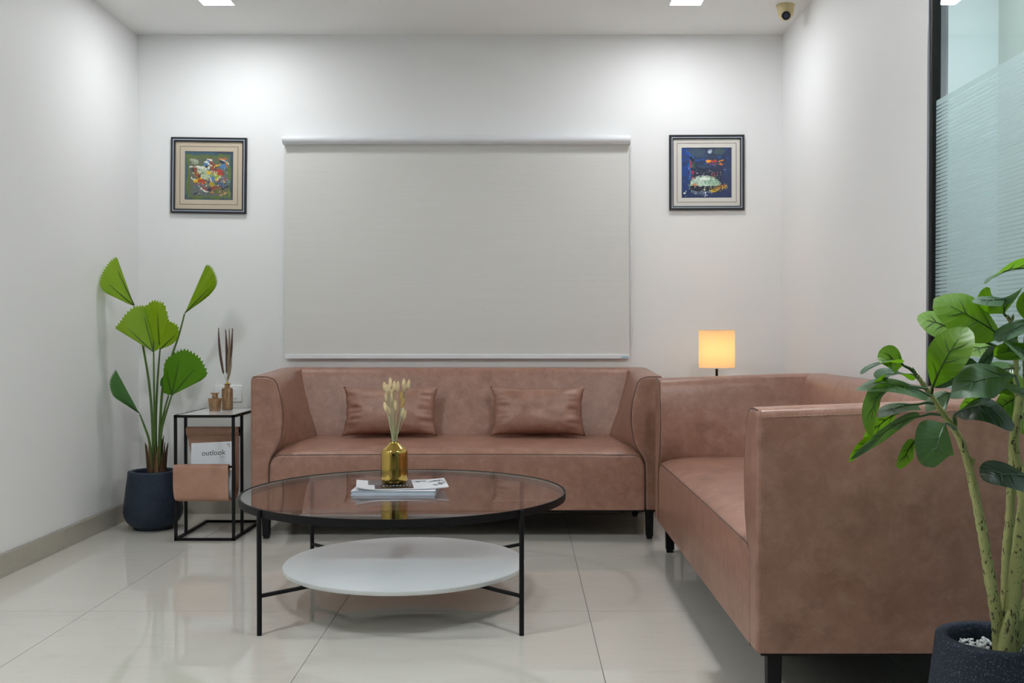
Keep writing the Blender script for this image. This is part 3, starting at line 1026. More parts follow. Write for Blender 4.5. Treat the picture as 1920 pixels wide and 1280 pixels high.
def art_mesh(w, h, img):
    """one raised mesh, a colour for each face corner"""
    N = len(img)
    bm = BM()
    lay = bm.loops.layers.float_color.new('paint')
    vs = [[bm.verts.new((-w / 2 + w * i / N, 0, h / 2 - h * j / N)) for i in range(N + 1)] for j in range(N + 1)]
    for j in range(N):
        for i in range(N):
            f = bm.faces.new((vs[j + 1][i], vs[j + 1][i + 1], vs[j][i + 1], vs[j][i]))
            for lp in f.loops:
                lp[lay] = (*img[j][i], 1)
    return bm


def L(h):
    return lin(h)


def ring_box(bm, o, i, y0, y1):
    """square ring from half-size o to i"""
    box(bm, (-o, y0, i), (o, y1, o)); box(bm, (-o, y0, -o), (o, y1, -i))
    box(bm, (-o, y0, -i), (-i, y1, i)); box(bm, (i, y0, -i), (o, y1, i))
    return bm


def build_picture(label, cpx, half, roll, matm, sizes, img, loc_d=YB):
    c = P(cpx[0], cpx[1], loc_d)
    t = thing('picture', label, 'picture', (c.x, YB, c.z), 0, 'framed abstract paintings on the back wall')
    t.rotation_euler = (0, roll, 0)
    k1, k2, k3, k4, k5 = sizes            # line outer, line inner, inner frame, mount line, art
    bm = BM()
    # moulding: mitred bars
    prof = [(half, -0.001), (half, -0.017), (half * 0.99, -0.019), (half * k1, -0.0175), (half * k3, -0.0155), (half * k3, -0.001)]
    n = len(prof)
    rings = []
    for q in range(4):
        sx_, sz_ = ((-1, -1), (1, -1), (1, 1), (-1, 1))[q]
        rings.append([bm.verts.new((sx_ * r, y, sz_ * r)) for r, y in prof])
    for q in range(4):
        a, b = rings[q], rings[(q + 1) % 4]
        for k in range(n):
            bm.faces.new((a[k], a[(k + 1) % n], b[(k + 1) % n], b[k]))
    bmesh.ops.recalc_face_normals(bm, faces=bm.faces)
    fr = obj('frame', bm, M['frame_black'], t, flat=True)
    obj('silver_line', ring_box(BM(), half * k1, half * k2, -0.0182, -0.016), M['frame_line'], fr, flat=True)
    bm = BM(); ring_box(bm, half * (k3 + 0.01), half * k5, -0.008, -0.004)
    mt = obj('mount', bm, matm, t, flat=True)
    obj('mount_line', ring_box(BM(), half * (k4 + 0.006), half * (k4 - 0.006), -0.0085, -0.006), M['seam'], mt, flat=True)
    a = art_mesh(2 * half * k5 + 0.004, 2 * half * k5 + 0.004, img)
    bmesh.ops.translate(a, verts=a.verts, vec=(0, -0.0045, 0))
    obj('painting', a, M['paint'], t, flat=True)
    obj('backing', nbox((-half * k3, -0.0035, -half * k3), (half * k3, -0.0005, half * k3)), M['frame_black'], t, flat=True)
    bm = BM()
    bm.faces.new([bm.verts.new((sx_ * half * k3, -0.013, sz_ * half * k3)) for sx_, sz_ in ((-1, -1), (1, -1), (1, 1), (-1, 1))])
    obj('glass_pane', bm, M['picture_glass'], t, flat=True)


def build_pictures():
    teal, navy, olive, green = L('3d5a70'), L('33465c'), L('66704f'), L('6f8a2e')

    def bg1(u, v, n):
        q = max(abs(u - 0.49), abs(v - 0.52)) + n * 0.6
        if q > 0.455: return navy if u > 0.62 or v > 0.9 else teal
        if q > 0.425 + n: return L('55702f') if (u + v * 0.6) % 0.37 < 0.2 else L('3f5f57')
        if q > 0.395 + n * 2: return L('5d6d3c')
        return L('5f6650') if (u + v + n * 3) < 0.95 else L('5d6664')
    red, rust, yel, whi, blu, dk, org = L('b23a2a'), L('8c4a34'), L('e0b81c'), L('d8dccf'), L('4a7fb0'), L('232a3c'), L('c9742f')
    st = [
        ('e', 0.86, 0.86, 0.10, 0.10, 0, L('5f6a4a'), 0.5),
        ('l', 0.13, 0.19, 0.25, 0.23, 0.022, L('aab39a'), 1.6),
        ('e', 0.36, 0.44, 0.20, 0.14, 0.2, L('b9c6a8'), 0.7), ('s', 0.36, 0.44, 0.2, 0.13, 0.25, L('6f8f5a'), 0),
        ('l', 0.12, 0.33, 0.50, 0.33, 0.022, whi, 0.8), ('e', 0.16, 0.38, 0.045, 0.05, 0, L('4a4a44'), 0.4),
        ('l', 0.21, 0.37, 0.30, 0.62, 0.045, rust, 0.6), ('l', 0.14, 0.55, 0.22, 0.60, 0.016, whi, 0.8),
        ('l', 0.50, 0.20, 0.70, 0.50, 0.050, rust, 0.7), ('l', 0.44, 0.19, 0.55, 0.19, 0.012, whi, 0.8),
        ('e', 0.45, 0.25, 0.05, 0.05, 0, blu, 0.6), ('l', 0.42, 0.22, 0.54, 0.30, 0.012, whi, 0.8), ('e', 0.45, 0.32, 0.03, 0.025, 0, dk, 0.5),
        ('e', 0.69, 0.47, 0.10, 0.11, 0.6, red, 0.6), ('l', 0.60, 0.33, 0.74, 0.27, 0.010, yel, 0.8),
        ('e', 0.78, 0.32, 0.07, 0.06, 0.7, blu, 0.6), ('l', 0.70, 0.14, 0.86, 0.14, 0.012, org, 0.5), ('e', 0.77, 0.21, 0.055, 0.05, 0, dk, 0.7),
        ('l', 0.78, 0.16, 0.90, 0.25, 0.013, whi, 0.7), ('l', 0.84, 0.22, 0.87, 0.33, 0.012, org, 0.8),
        ('e', 0.62, 0.47, 0.05, 0.07, 0.3, L('9aa84e'), 0.6), ('e', 0.50, 0.43, 0.045, 0.04, 0.2, yel, 0.6), ('l', 0.57, 0.40, 0.63, 0.50, 0.014, whi, 0.7),
        ('l', 0.56, 0.55, 0.72, 0.52, 0.030, L('93a339'), 0.7), ('e', 0.66, 0.58, 0.05, 0.03, 0.3, yel, 0.8),
        ('e', 0.57, 0.58, 0.05, 0.06, 0, blu, 0.4), ('l', 0.52, 0.55, 0.55, 0.65, 0.010, whi, 0.7), ('l', 0.66, 0.62, 0.76, 0.60, 0.016, red, 1.0),
        ('l', 0.20, 0.62, 0.32, 0.58, 0.026, yel, 0.8), ('l', 0.30, 0.60, 0.40, 0.64, 0.028, red, 0.7), ('l', 0.34, 0.46, 0.24, 0.57, 0.010, dk, 0.5),
        ('l', 0.22, 0.68, 0.46, 0.72, 0.026, L('4a6a9a'), 0.7), ('l', 0.20, 0.66, 0.50, 0.76, 0.014, rust, 1.0),
        ('e', 0.55, 0.68, 0.06, 0.05, 0, L('b9a62c'), 0.6), ('e', 0.76, 0.66, 0.13, 0.08, -0.4, L('2e3c58'), 1.2), ('s', 0.78, 0.64, 0.15, 0.12, 0.2, L('7f97ad'), 0),
        ('l', 0.54, 0.76, 0.72, 0.74, 0.030, rust, 0.8), ('e', 0.50, 0.80, 0.05, 0.05, 0.2, dk, 0.7),
        ('l', 0.35, 0.78, 0.46, 0.84, 0.028, whi, 1.0), ('l', 0.36, 0.77, 0.44, 0.80, 0.016, red, 1.0),
        ('l', 0.70, 0.78, 0.88, 0.72, 0.018, L('2a2430'), 1.2), ('e', 0.70, 0.81, 0.07, 0.06, 0, L('6a6a38'), 0.6), ('e', 0.56, 0.83, 0.05, 0.03, 0, L('b07a50'), 0.6),
        ('l', 0.72, 0.90, 0.86, 0.84, 0.014, L('c9a06a'), 1.2), ('l', 0.20, 0.88, 0.28, 0.83, 0.016, dk, 1.2), ('l', 0.92, 0.78, 0.91, 0.92, 0.010, L('8a9a20'), 0.8),
    ]
    rnd = random.Random(21)
    pal = [red, rust, yel, whi, blu, dk, org, L('2e3c58'), L('7a8a3a'), L('8f9a8a'), L('3a4a3a')]
    for k in range(70):
        a, b = rnd.uniform(0.18, 0.86), rnd.uniform(0.32, 0.86)
        t_ = rnd.uniform(0, 3.14); ln = rnd.uniform(0.02, 0.06)
        st.append(('l', a, b, a + ln * math.cos(t_), b + ln * math.sin(t_), rnd.uniform(0.004, 0.010), rnd.choice(pal), 1.0))
    img = paint_grid(120, st, bg1, 3)
    build_picture('square framed abstract painting in greens and reds, beige mount, above the fan palm', (392.5, 329.5), 0.2245, 0.013, M['mat_beige'], (0.948, 0.925, 0.885, 0.762, 0.638), img)

    def bg2(u, v, n):
        if u > 0.80 + n: return L('263560')
        if v > 0.86 + n: return L('20345f')
        if u < 0.17 + n * 2: return L('17408a') if v < 0.55 else L('1f3a72')
        if v < 0.22 + n * 3: return L('2f3f5c')
        return L('242d46') if v > 0.42 else L('27375a')
    gr = L('8fb79b'); wh = L('e6eee6')
    st = [
        ('e', 0.30, 0.10, 0.20, 0.08, 0.2, L('3d5168'), 0.9), ('e', 0.75, 0.08, 0.12, 0.06, 0, L('40565e'), 0.9), ('l', 0.12, 0.08, 0.24, 0.20, 0.02, L('1b59a8'), 0.8),
        ('l', 0.165, 0.25, 0.175, 0.62, 0.016, L('2566b4'), 0.8), ('l', 0.20, 0.20, 0.22, 0.26, 0.03, L('171c26'), 0.8), ('l', 0.19, 0.28, 0.20, 0.38, 0.022, L('b03a34'), 0.9), ('l', 0.245, 0.29, 0.25, 0.40, 0.014, L('2f6a3c'), 0.9),
        ('l', 0.215, 0.47, 0.215, 0.53, 0.018, L('b5365a'), 0.9), ('l', 0.22, 0.59, 0.245, 0.62, 0.020, L('94394a'), 0.9),
        ('l', 0.28, 0.26, 0.50, 0.25, 0.020, L('1e4f94'), 1.0), ('l', 0.34, 0.37, 0.55, 0.38, 0.018, L('35506a'), 1.2),
        ('l', 0.50, 0.28, 0.62, 0.26, 0.022, L('f0a040'), 0.9), ('l', 0.61, 0.27, 0.70, 0.25, 0.020, L('c2452a'), 0.9), ('l', 0.75, 0.27, 0.81, 0.26, 0.012, L('d98a2c'), 1.0), ('l', 0.76, 0.33, 0.79, 0.33, 0.020, L('e08038'), 0.9), ('s', 0.64, 0.32, 0.12, 0.03, 0.2, L('b04a30'), 0),
        ('l', 0.60, 0.53, 0.72, 0.51, 0.014, L('7e3a48'), 1.4), ('l', 0.61, 0.58, 0.66, 0.56, 0.014, L('b0424a'), 1.4), ('s', 0.55, 0.55, 0.3, 0.1, 0.52, L('dfe4ea'), 0),
        ('e', 0.44, 0.80, 0.26, 0.10, 0, L('1b2230'), 0.4),
    ]
    dome = [('e', 0.46, 0.75, 0.30, 0.185, 0, gr, 0.35), ('s', 0.46, 0.69, 0.28, 0.14, 0.10, wh, 0), ('s', 0.60, 0.66, 0.14, 0.10, 0.16, L('4f8f6a'), 0), ('l', 0.38, 0.62, 0.52, 0.625, 0.024, wh, 0.7),
            ('l', 0.20, 0.80, 0.72, 0.80, 0.038, L('1b2230'), 0.3), ('l', 0.20, 0.86, 0.70, 0.87, 0.045, L('1d2636'), 0.3), ('l', 0.22, 0.92, 0.70, 0.92, 0.040, L('20345f'), 0.3), ('e', 0.25, 0.755, 0.04, 0.035, 0, L('d08a5a'), 0.9), ('e', 0.22, 0.78, 0.045, 0.03, 0, L('1a1f2b'), 0.8),
            ('l', 0.60, 0.85, 0.86, 0.77, 0.038, L('cfa92a'), 1.3), ('l', 0.70, 0.80, 0.86, 0.745, 0.014, L('a8522a'), 1.3), ('s', 0.72, 0.81, 0.15, 0.06, 0.12, L('23262c'), 0),
            ('l', 0.20, 0.87, 0.60, 0.885, 0.013, L('5f7d92'), 1.0), ('l', 0.475, 0.74, 0.482, 0.84, 0.007, wh, 1.0), ('l', 0.472, 0.87, 0.470, 0.955, 0.010, L('cdd6e2'), 0.5),
            ('s', 0.44, 0.84, 0.3, 0.1, 0.5, wh, 0), ('l', 0.06, 0.91, 0.10, 0.86, 0.009, wh, 1.2)]
    rnd = random.Random(33)
    for k in range(26):
        a, b = rnd.uniform(0.05, 0.95), rnd.uniform(0.30, 0.97)
        dome.append(('e', a, b, 0.006, 0.006, 0, L('c3cede'), 0.2))
    for k in range(40):
        a, b = rnd.uniform(0.03, 0.97), rnd.uniform(0.03, 0.6)
        st.insert(0, ('l', a, b, a + rnd.uniform(-0.08, 0.08), b + rnd.uniform(-0.03, 0.03), rnd.uniform(0.008, 0.022), rnd.choice([L('2d4060'), L('1f3050'), L('1c4c90'), L('34455a'), L('232a40')]), 1.0))
    img = paint_grid(120, st + dome, bg2, 8)
    build_picture('square framed dark blue abstract painting with a pale green dome, white mount', (1324.5, 324), 0.2225, -0.004, M['mat_ivory'], (0.940, 0.917, 0.89, 0.785, 0.668), img)


build_pictures()


# ------------------------------------------------------------------ small fittings
def build_switch():
    d = YB - 0.004
    c = P(428.5, 737.5, YB)
    t = thing('switch_plate', 'white wall switch plate behind the amber bottles', 'switch', (c.x, YB, c.z))
    w, h = 0.081, 0.049
    obj('plate', nbox((-w, -0.012, -h), (w, -0.0005, h)), M['switch_white'], t, bevel=0.003, segs=2)
    for x in (-0.038, 0.0, 0.038):
        r = obj('rocker', nbox((x - 0.0165, -0.0175, -0.030), (x + 0.0165, -0.011, 0.030)), M['switch_white'], t, bevel=0.003, segs=2)


build_switch()


def build_cctv():
    c = P(1473, 15, 5.41)
    t = thing('security_camera', 'small cream dome security camera on the ceiling in the right corner', 'camera', (c.x, 5.41, H))
    obj('mount_ring', lathe(BM(), [(0, 0), (0.049, 0), (0.0495, -0.004), (0.047, -0.008), (0, -0.008)], seg=36), M['cream_plastic'], t, sharp=50)
    obj('housing', lathe(BM(), [(0.047, -0.008), (0.0425, -0.040), (0.0385, -0.058), (0.034, -0.066), (0.030, -0.066)], seg=36), M['cream_plastic'], t, sharp=60)
    bm = BM()
    prof = []
    for k in range(10):
        a = math.pi / 2 * k / 9
        prof.append((0.036 * math.cos(a), -0.055 - 0.028 * math.sin(a)))
    obj('ball', lathe(bm, prof, seg=36), M['cream_plastic'], t, sharp=80)
    ax = Vector((-0.10, -0.80, -0.36)).normalized()
    o = Vector((-0.004, -0.010, -0.055))
    rot = Vector((0, 0, 1)).rotation_difference(ax).to_matrix()

    def ld(prof, name, m, par):
        b = lathe(BM(), prof, seg=28)
        bmesh.ops.rotate(b, verts=b.verts, cent=(0, 0, 0), matrix=rot)
        bmesh.ops.translate(b, verts=b.verts, vec=o)
        return obj(name, b, m, par, sharp=50)
    ln = ld([(0.0, 0.0), (0.023, 0.0), (0.0225, 0.0375), (0.0205, 0.0395), (0.0195, 0.0375), (0, 0.0375)], 'lens_housing', M['lens'], t)
    ld([(0.0125, 0.0378), (0.0125, 0.0395), (0.0100, 0.0395), (0.0095, 0.0380), (0.0, 0.0395)], 'lens', M['lens_ring'], ln)


build_cctv()


# ------------------------------------------------------------------ side table with sling
def bar(bm, a, b, w=0.0135):
    h = w / 2
    a, b = Vector(a), Vector(b)
    lo = Vector((min(a.x, b.x) - h, min(a.y, b.y) - h, min(a.z, b.z) - h)); hi = Vector((max(a.x, b.x) + h, max(a.y, b.y) + h, max(a.z, b.z) + h))
    return box(bm, lo, hi)


SX0, SX1, SY0, SY1, SZ = -1.785, -1.487, 5.13, 5.635, 0.649


def build_side_table(label, loc, sling=True):
    """local frame: x 0..w, y 0..d"""
    w, d, zt = SX1 - SX0, SY1 - SY0, SZ
    t = thing('side_table', label, 'side table', loc)
    q = 0.00675
    K = M['black']
    for x in (0, w):
        for y in ((0,) if sling else (0, d)):          # the magazine table has no uprights at the back
            obj('leg', bar(BM(), (x, y, q), (x, y, zt - q)), K, t, flat=True)
    for y in (0, d):
        obj('rail', bar(BM(), (0, y, q), (w, y, q)), K, t, flat=True)
        obj('rail', bar(BM(), (0, y, zt - q), (w, y, zt - q)), K, t, flat=True)
    for x in (0, w):
        obj('rail', bar(BM(), (x, 0, q), (x, d, q)), K, t, flat=True)
        obj('rail', bar(BM(), (x, 0, zt - q), (x, d, zt - q)), K, t, flat=True)
    obj('table_top', nbox((q + 0.001, q + 0.001, zt - 0.007), (w - q - 0.001, d - q - 0.001, zt - 0.0005)), M['white_top'], t, flat=True)
    if not sling:
        return t
    yp = 0.155
    for x in (0, w):
        obj('post', bar(BM(), (x, yp, q), (x, yp, zt - q)), K, t, flat=True)
    zf, zr = 0.386, 0.553
    obj('sling_bar', tube(BM(), [(0, yp, zr), (w, yp, zr)], 0.007, 10), K, t)
    obj('sling_bar', tube(BM(), [(0, 0.0, zf - 0.004), (w, 0.0, zf - 0.004)], 0.006, 10), K, t)
    # leather sling: from the rear bar down, under, up and over the front bar
    path = [(yp + 0.012, zr - 0.03), (yp + 0.019, zr + 0.004), (yp + 0.008, zr + 0.019), (yp - 0.010, zr + 0.017), (yp - 0.017, zr), (yp - 0.010, zr - 0.018), (yp - 0.003, zr - 0.035), (yp + 0.008, 0.42), (yp + 0.012, 0.32), (yp - 0.002, 0.235), (yp - 0.06, 0.203), (0.03, 0.202), (-0.008, 0.212), (-0.017, 0.24), (-0.016, 0.31), (-0.0155, 0.37), (-0.010, 0.389), (0.004, 0.393), (0.013, 0.380), (0.014, 0.36)]
    ctr = spline([(0, y, z) for y, z in path], 4)
    th = 0.0022
    n = len(ctr)
    secs = []
    for i, p in enumerate(ctr):
        a = ctr[max(i - 1, 0)]; b = ctr[min(i + 1, n - 1)]
        tg = (b - a).normalized(); nr = Vector((0, -tg.z, tg.y))
        f = i / (n - 1)
        # the sheet is pulled narrower where it hangs free
        hang = max(0.0, min(1.0, (f - 0.30) / 0.08)) * max(0.0, min(1.0, (0.60 - f) / 0.12))
        l = 0.007 + 0.024 * hang; r = w - 0.012 - 0.006 * hang
        if f > 0.62:
            l, r = -0.008 + 0.010 * max(0, (0.72 - f) / 0.1), w - 0.020 - 0.004 * math.sin((f - 0.62) / 0.38 * math.pi)
        K2 = 8
        up = [Vector((l + (r - l) * k / K2, p.y, p.z)) + nr * (th + 0.0012 * noise.noise(Vector((k * 0.9, f * 9, 1)))) for k in range(K2 + 1)]
        dn = [Vector((l + (r - l) * k / K2, p.y, p.z)) - nr * th for k in range(K2, -1, -1)]
        secs.append(up + dn)
    s = obj('sling', loft(BM(), secs), M['tan_leather'], t, sharp=60)
    return t


build_side_table('black metal side table with white top and tan leather magazine sling', (SX0, SY0, 0))


def build_outlook():
    # magazine standing in the sling, spine low, leaning back
    c = Vector((SX0 + 0.160, SY0 + 0.068, 0.226))
    t = thing('magazine', 'white magazine with the title outlook standing in the leather sling', 'magazine', c)
    w, h, th = 0.215, 0.275, 0.012
    tilt = math.radians(-13)
    R = Matrix.Rotation(tilt, 4, 'X')
    roll = Matrix.Rotation(math.radians(-2.6), 4, 'Y')
    MT = R @ roll
    bm = nbox((-w / 2, 0, 0), (w / 2, th, h)); bmesh.ops.transform(bm, matrix=MT, verts=bm.verts)
    obj('pages', bm, M['paper'], t, bevel=0.001, segs=1)
    bm = nbox((-w / 2 - 0.001, -0.0012, -0.001), (w / 2 + 0.001, -0.0002, h + 0.001)); bmesh.ops.transform(bm, matrix=MT, verts=bm.verts)
    cv = obj('cover', bm, M['paper'], t, flat=True)
    up = Matrix.Rotation(math.pi / 2, 4, 'X')
    text_mesh('title', 'outlook', 0.0395, M['ink'], cv, MT @ Matrix.Translation((0.010, -0.0014, 0.219)) @ up)
    text_mesh('year', '2020', 0.0125, M['ink_grey'], cv, MT @ Matrix.Translation((0.058, -0.0014, 0.196)) @ up)
    text_mesh('emblem', '360', 0.0125, M['ink'], cv, MT @ Matrix.Translation((0.086, -0.0014, 0.262)) @ up)
    text_mesh('emblem', 'R', 0.0145, M['ink'], cv, MT @ Matrix.Translation((0.0925, -0.0014, 0.2505)) @ up)
    # second magazine curving inside the sling, its pages seen at the open side
    t2 = thing('magazine', 'white magazine curled inside the sling, pages showing at its right side', 'magazine', (SX0 + 0.165, SY0 + 0.026, 0.214))
    bm = BM()
    secs = []
    for k in range(13):
        f = k / 12
        z = 0.142 * f
        yo = -0.022 * math.sin(math.pi * f) - 0.0 + 0.006 * f
        secs.append([(-0.125, yo, z), (0.122 - 0.004 * f, yo, z), (0.122 - 0.004 * f, yo + 0.014, z), (-0.125, yo + 0.014, z)])
    loft(bm, secs)
    obj('pages', bm, M['paper'], t2, sharp=50)


build_outlook()


# amber bottles
def amber_bottle(name, label, base, prof, inner, flutes=0):
    t = thing(name, label, 'vase', base, 0)
    bm = lathe(BM(), prof + inner, seg=48)
    if flutes:
        for v in bm.verts:
            r = math.hypot(v.co.x, v.co.y)
            if 0.006 < v.co.z < flutes and r > 0.012:
                a = math.atan2(v.co.y, v.co.x)
                k = 1 + 0.022 * math.cos(a * 16)
                v.co.x *= k; v.co.y *= k
    obj('body', bm, M['amber'], t, sharp=60)
    return t


bz = SZ + 0.0005
b1 = P(426.3, 768, 5.49); b1 = Vector((b1.x, 5.49, bz))
amber_bottle('bottle_vase', 'tall slim amber glass bottle holding dried plumes on the side table', b1,
             [(0, 0), (0.0265, 0), (0.029, 0.003), (0.0295, 0.010), (0.0295, 0.112), (0.0285, 0.118), (0.024, 0.121), (0.0165, 0.122), (0.0145, 0.126), (0.0138, 0.136), (0.0185, 0.139), (0.0190, 0.142), (0.0180, 0.1445), (0.0135, 0.1445)],
             [(0.0115, 0.138), (0.0115, 0.125), (0.026, 0.116), (0.0265, 0.006), (0, 0.005)], 0.118)
b2 = P(403, 771, 5.415); b2 = Vector((b2.x, 5.415, bz))
amber_bottle('bottle_vase', 'short squat amber glass bottle with studded body on the side table', b2,
             [(0, 0), (0.0275, 0), (0.0290, 0.003), (0.0305, 0.020), (0.0335, 0.055), (0.0350, 0.063), (0.0345, 0.0675), (0.030, 0.0690), (0.0180, 0.0695), (0.0160, 0.073), (0.0155, 0.088), (0.0165, 0.092), (0.0235, 0.0940), (0.0245, 0.0960), (0.0235, 0.0980), (0.0150, 0.0980)],
             [(0.0130, 0.092), (0.0130, 0.072), (0.031, 0.065), (0.025, 0.006), (0, 0.005)], 0.066)


def build_plumes():
    G = 'dried plumes in the tall amber bottle'
    rnd = random.Random(9)
    defs = [((409.5, 614), (419, 700), 'pampas_brown', 'dark brown dried plume leaning furthest left in the amber bottle'),
            ((423, 616), (425, 700), 'pampas_brown', 'brown dried plume standing upright in the middle of the amber bottle'),
            ((430, 615), (427, 698), 'pampas_tan', 'tan dried plume just right of the middle in the amber bottle'),
            ((436, 615), (429, 700), 'pampas_brown', 'brown dried plume leaning furthest right in the amber bottle'),
            ((434, 668), (427, 712), 'pampas_tan', 'short frayed tan plume low in the amber bottle')]
    for k, (tp, bt, m, lab) in enumerate(defs):
        d = b1.y + (-0.012, 0.010, -0.004, 0.006, -0.012)[k]
        top, low = P(tp[0], tp[1], d), P(bt[0], bt[1], d)
        foot = Vector((b1.x + (-0.006, -0.003, 0.0, 0.004, 0.006)[k], b1.y + (-0.004, 0.005, -0.002, 0.003, -0.006)[k], bz + 0.010))
        neck = Vector((b1.x + (-0.004, -0.002, 0.001, 0.003, 0.002)[k], b1.y + 0.001, bz + 0.142))
        g = thing('dried_plume', lab, 'dried flower', foot, 0, G)
        obj('stem', tube(BM(), spline([foot, neck, low], 5), 0.0012, 6), M['straw'], g, world=True)
        bm = BM()
        n = 12
        rr = [0.003, 0.0055, 0.0068, 0.0072, 0.0072, 0.0070, 0.0068, 0.0062, 0.0055, 0.0042, 0.0028, 0.001]
        ln = (top - low).length
        bend = Vector(((-0.006 if k == 0 else 0.003), 0, 0))
        pts = [low.lerp(top, i / (n - 1)) + bend * math.sin(math.pi * i / (n - 1)) for i in range(n)]
        tube(bm, pts, rr, 8)
        ax = (top - low).normalized()
        s1 = ax.orthogonal().normalized(); s2 = ax.cross(s1)
        for q in range(170):
            f = rnd.random()
            a = rnd.uniform(0, 6.283)
            rd = s1 * math.cos(a) + s2 * math.sin(a)
            c = low.lerp(top, f * 0.96) + bend * math.sin(math.pi * f)
            p0 = c + rd * 0.0055 * (1 - f * 0.6)
            p1 = p0 + rd * 0.0032 + ax * 0.013
            sd = ax.cross(rd) * 0.0007
            bm.faces.new([bm.verts.new(p0 - sd), bm.verts.new(p0 + sd), bm.verts.new(p1)])
        obj('plume', bm, M[m], g, world=True, sharp=80)
    bm = BM()
    tube(bm, [Vector((b1.x + 0.002, b1.y - 0.001, bz + 0.143)), Vector((b1.x + 0.002, b1.y - 0.001, bz + 0.153))], 0.0075, 12)
    o = obj('tie_band', bm, M['yellow'])
    tag(o, 'small yellow band tying the dried plumes at the bottle neck', 'band')


build_plumes()


# ------------------------------------------------------------------ pots and plants
POT = [(0, 0.0), (0.100, 0.0), (0.104, 0.003), (0.106, 0.014), (0.118, 0.022), (0.138, 0.042), (0.151, 0.068), (0.1565, 0.095), (0.1545, 0.125), (0.1485, 0.175), (0.141, 0.235), (0.1345, 0.285), (0.1325, 0.308), (0.131, 0.316), (0.128, 0.3185), (0.110, 0.3185), (0.107, 0.316), (0.106, 0.300), (0.108, 0.252), (0, 0.252)]


def make_pot(label, loc, mat, scale=1.0, soil=0.27):
    t = thing('plant_pot', label, 'plant pot', loc)
    obj('body', lathe(BM(), [(r * scale, z * scale) for r, z in POT], seg=72), mat, t, sharp=50)
    return t


POT_A = P(287.5, 950, 5.47); POT_A = Vector((POT_A.x, 5.47, 0))
make_pot('dark navy textured plant pot on the floor in the left corner', POT_A, M['navy_pot'])


def fan_leaf(root, base, ribs, mat, n=46, cup=0.0, veins=(0.2, 0.5, 0.8), dv=0.0):
    """pleated fan with a toothed outer edge; base and ribs are (x, y, depth)"""
    b = P(*base)
    ends = spline([P(*r) for r in ribs], 10)
    ends = lerp_list(ends, n)
    bm = BM()
    uvl = bm.loops.layers.uv.new('UVMap')
    m = 7
    mean = sum(ends, Vector()) / n
    nrm = (ends[0] - b).cross(ends[-1] - b)
    nrm = nrm.normalized() if nrm.length > 1e-6 else Vector((0, -1, 0))
    if nrm.y > 0:
        nrm = -nrm
    grid = []
    for i, e in enumerate(ends):
        tooth = 1.0 if i % 2 == 0 else 0.955
        if i in (0, n - 1):
            tooth = 0.97
        row = []
        for k in range(1, m + 1):
            r = k / m * (1.0 if k < m else tooth)
            r = r if k < m else tooth
            p = b.lerp(e, r)
            p += nrm * ((0.0022 if i % 2 else -0.0022) * r + cup * math.sin(math.pi * i / (n - 1)) * r * (1 - 0.35 * r))
            row.append(bm.verts.new(p))
        grid.append(row)
    bv = bm.verts.new(b)
    for i in range(n - 1):
        f = bm.faces.new((bv, grid[i][0], grid[i + 1][0]))
        for lp, uv in zip(f.loops, ((0, i / n), (1 / m, i / n), (1 / m, (i + 1) / n))):
            lp[uvl].uv = uv
        for k in range(m - 1):
            f = bm.faces.new((grid[i][k], grid[i][k + 1], grid[i + 1][k + 1], grid[i + 1][k]))
            for lp, uv in zip(f.loops, (((k + 1) / m, i / n), ((k + 2) / m, i / n), ((k + 2) / m, (i + 1) / n), ((k + 1) / m, (i + 1) / n))):
                lp[uvl].uv = uv
    bmesh.ops.recalc_face_normals(bm, faces=bm.faces)
    lf = obj('leaf', bm, mat, root, world=True, sharp=70)
    for q in veins:
        i = q * (n - 1); i0 = int(i)
        e = ends[i0]
        ln = 0.72
        pts = []
        for k in range(6):
            r = 0.02 + ln * k / 5
            pts.append(b.lerp(e, r) + nrm * (cup * math.sin(math.pi * q) * r * (1 - 0.35 * r) + 0.0028))
        obj('vein', tube(BM(), pts, [0.0034, 0.0030, 0.0026, 0.0021, 0.0016, 0.0008], 6), M['vein_dark'], lf, world=True)
    return lf


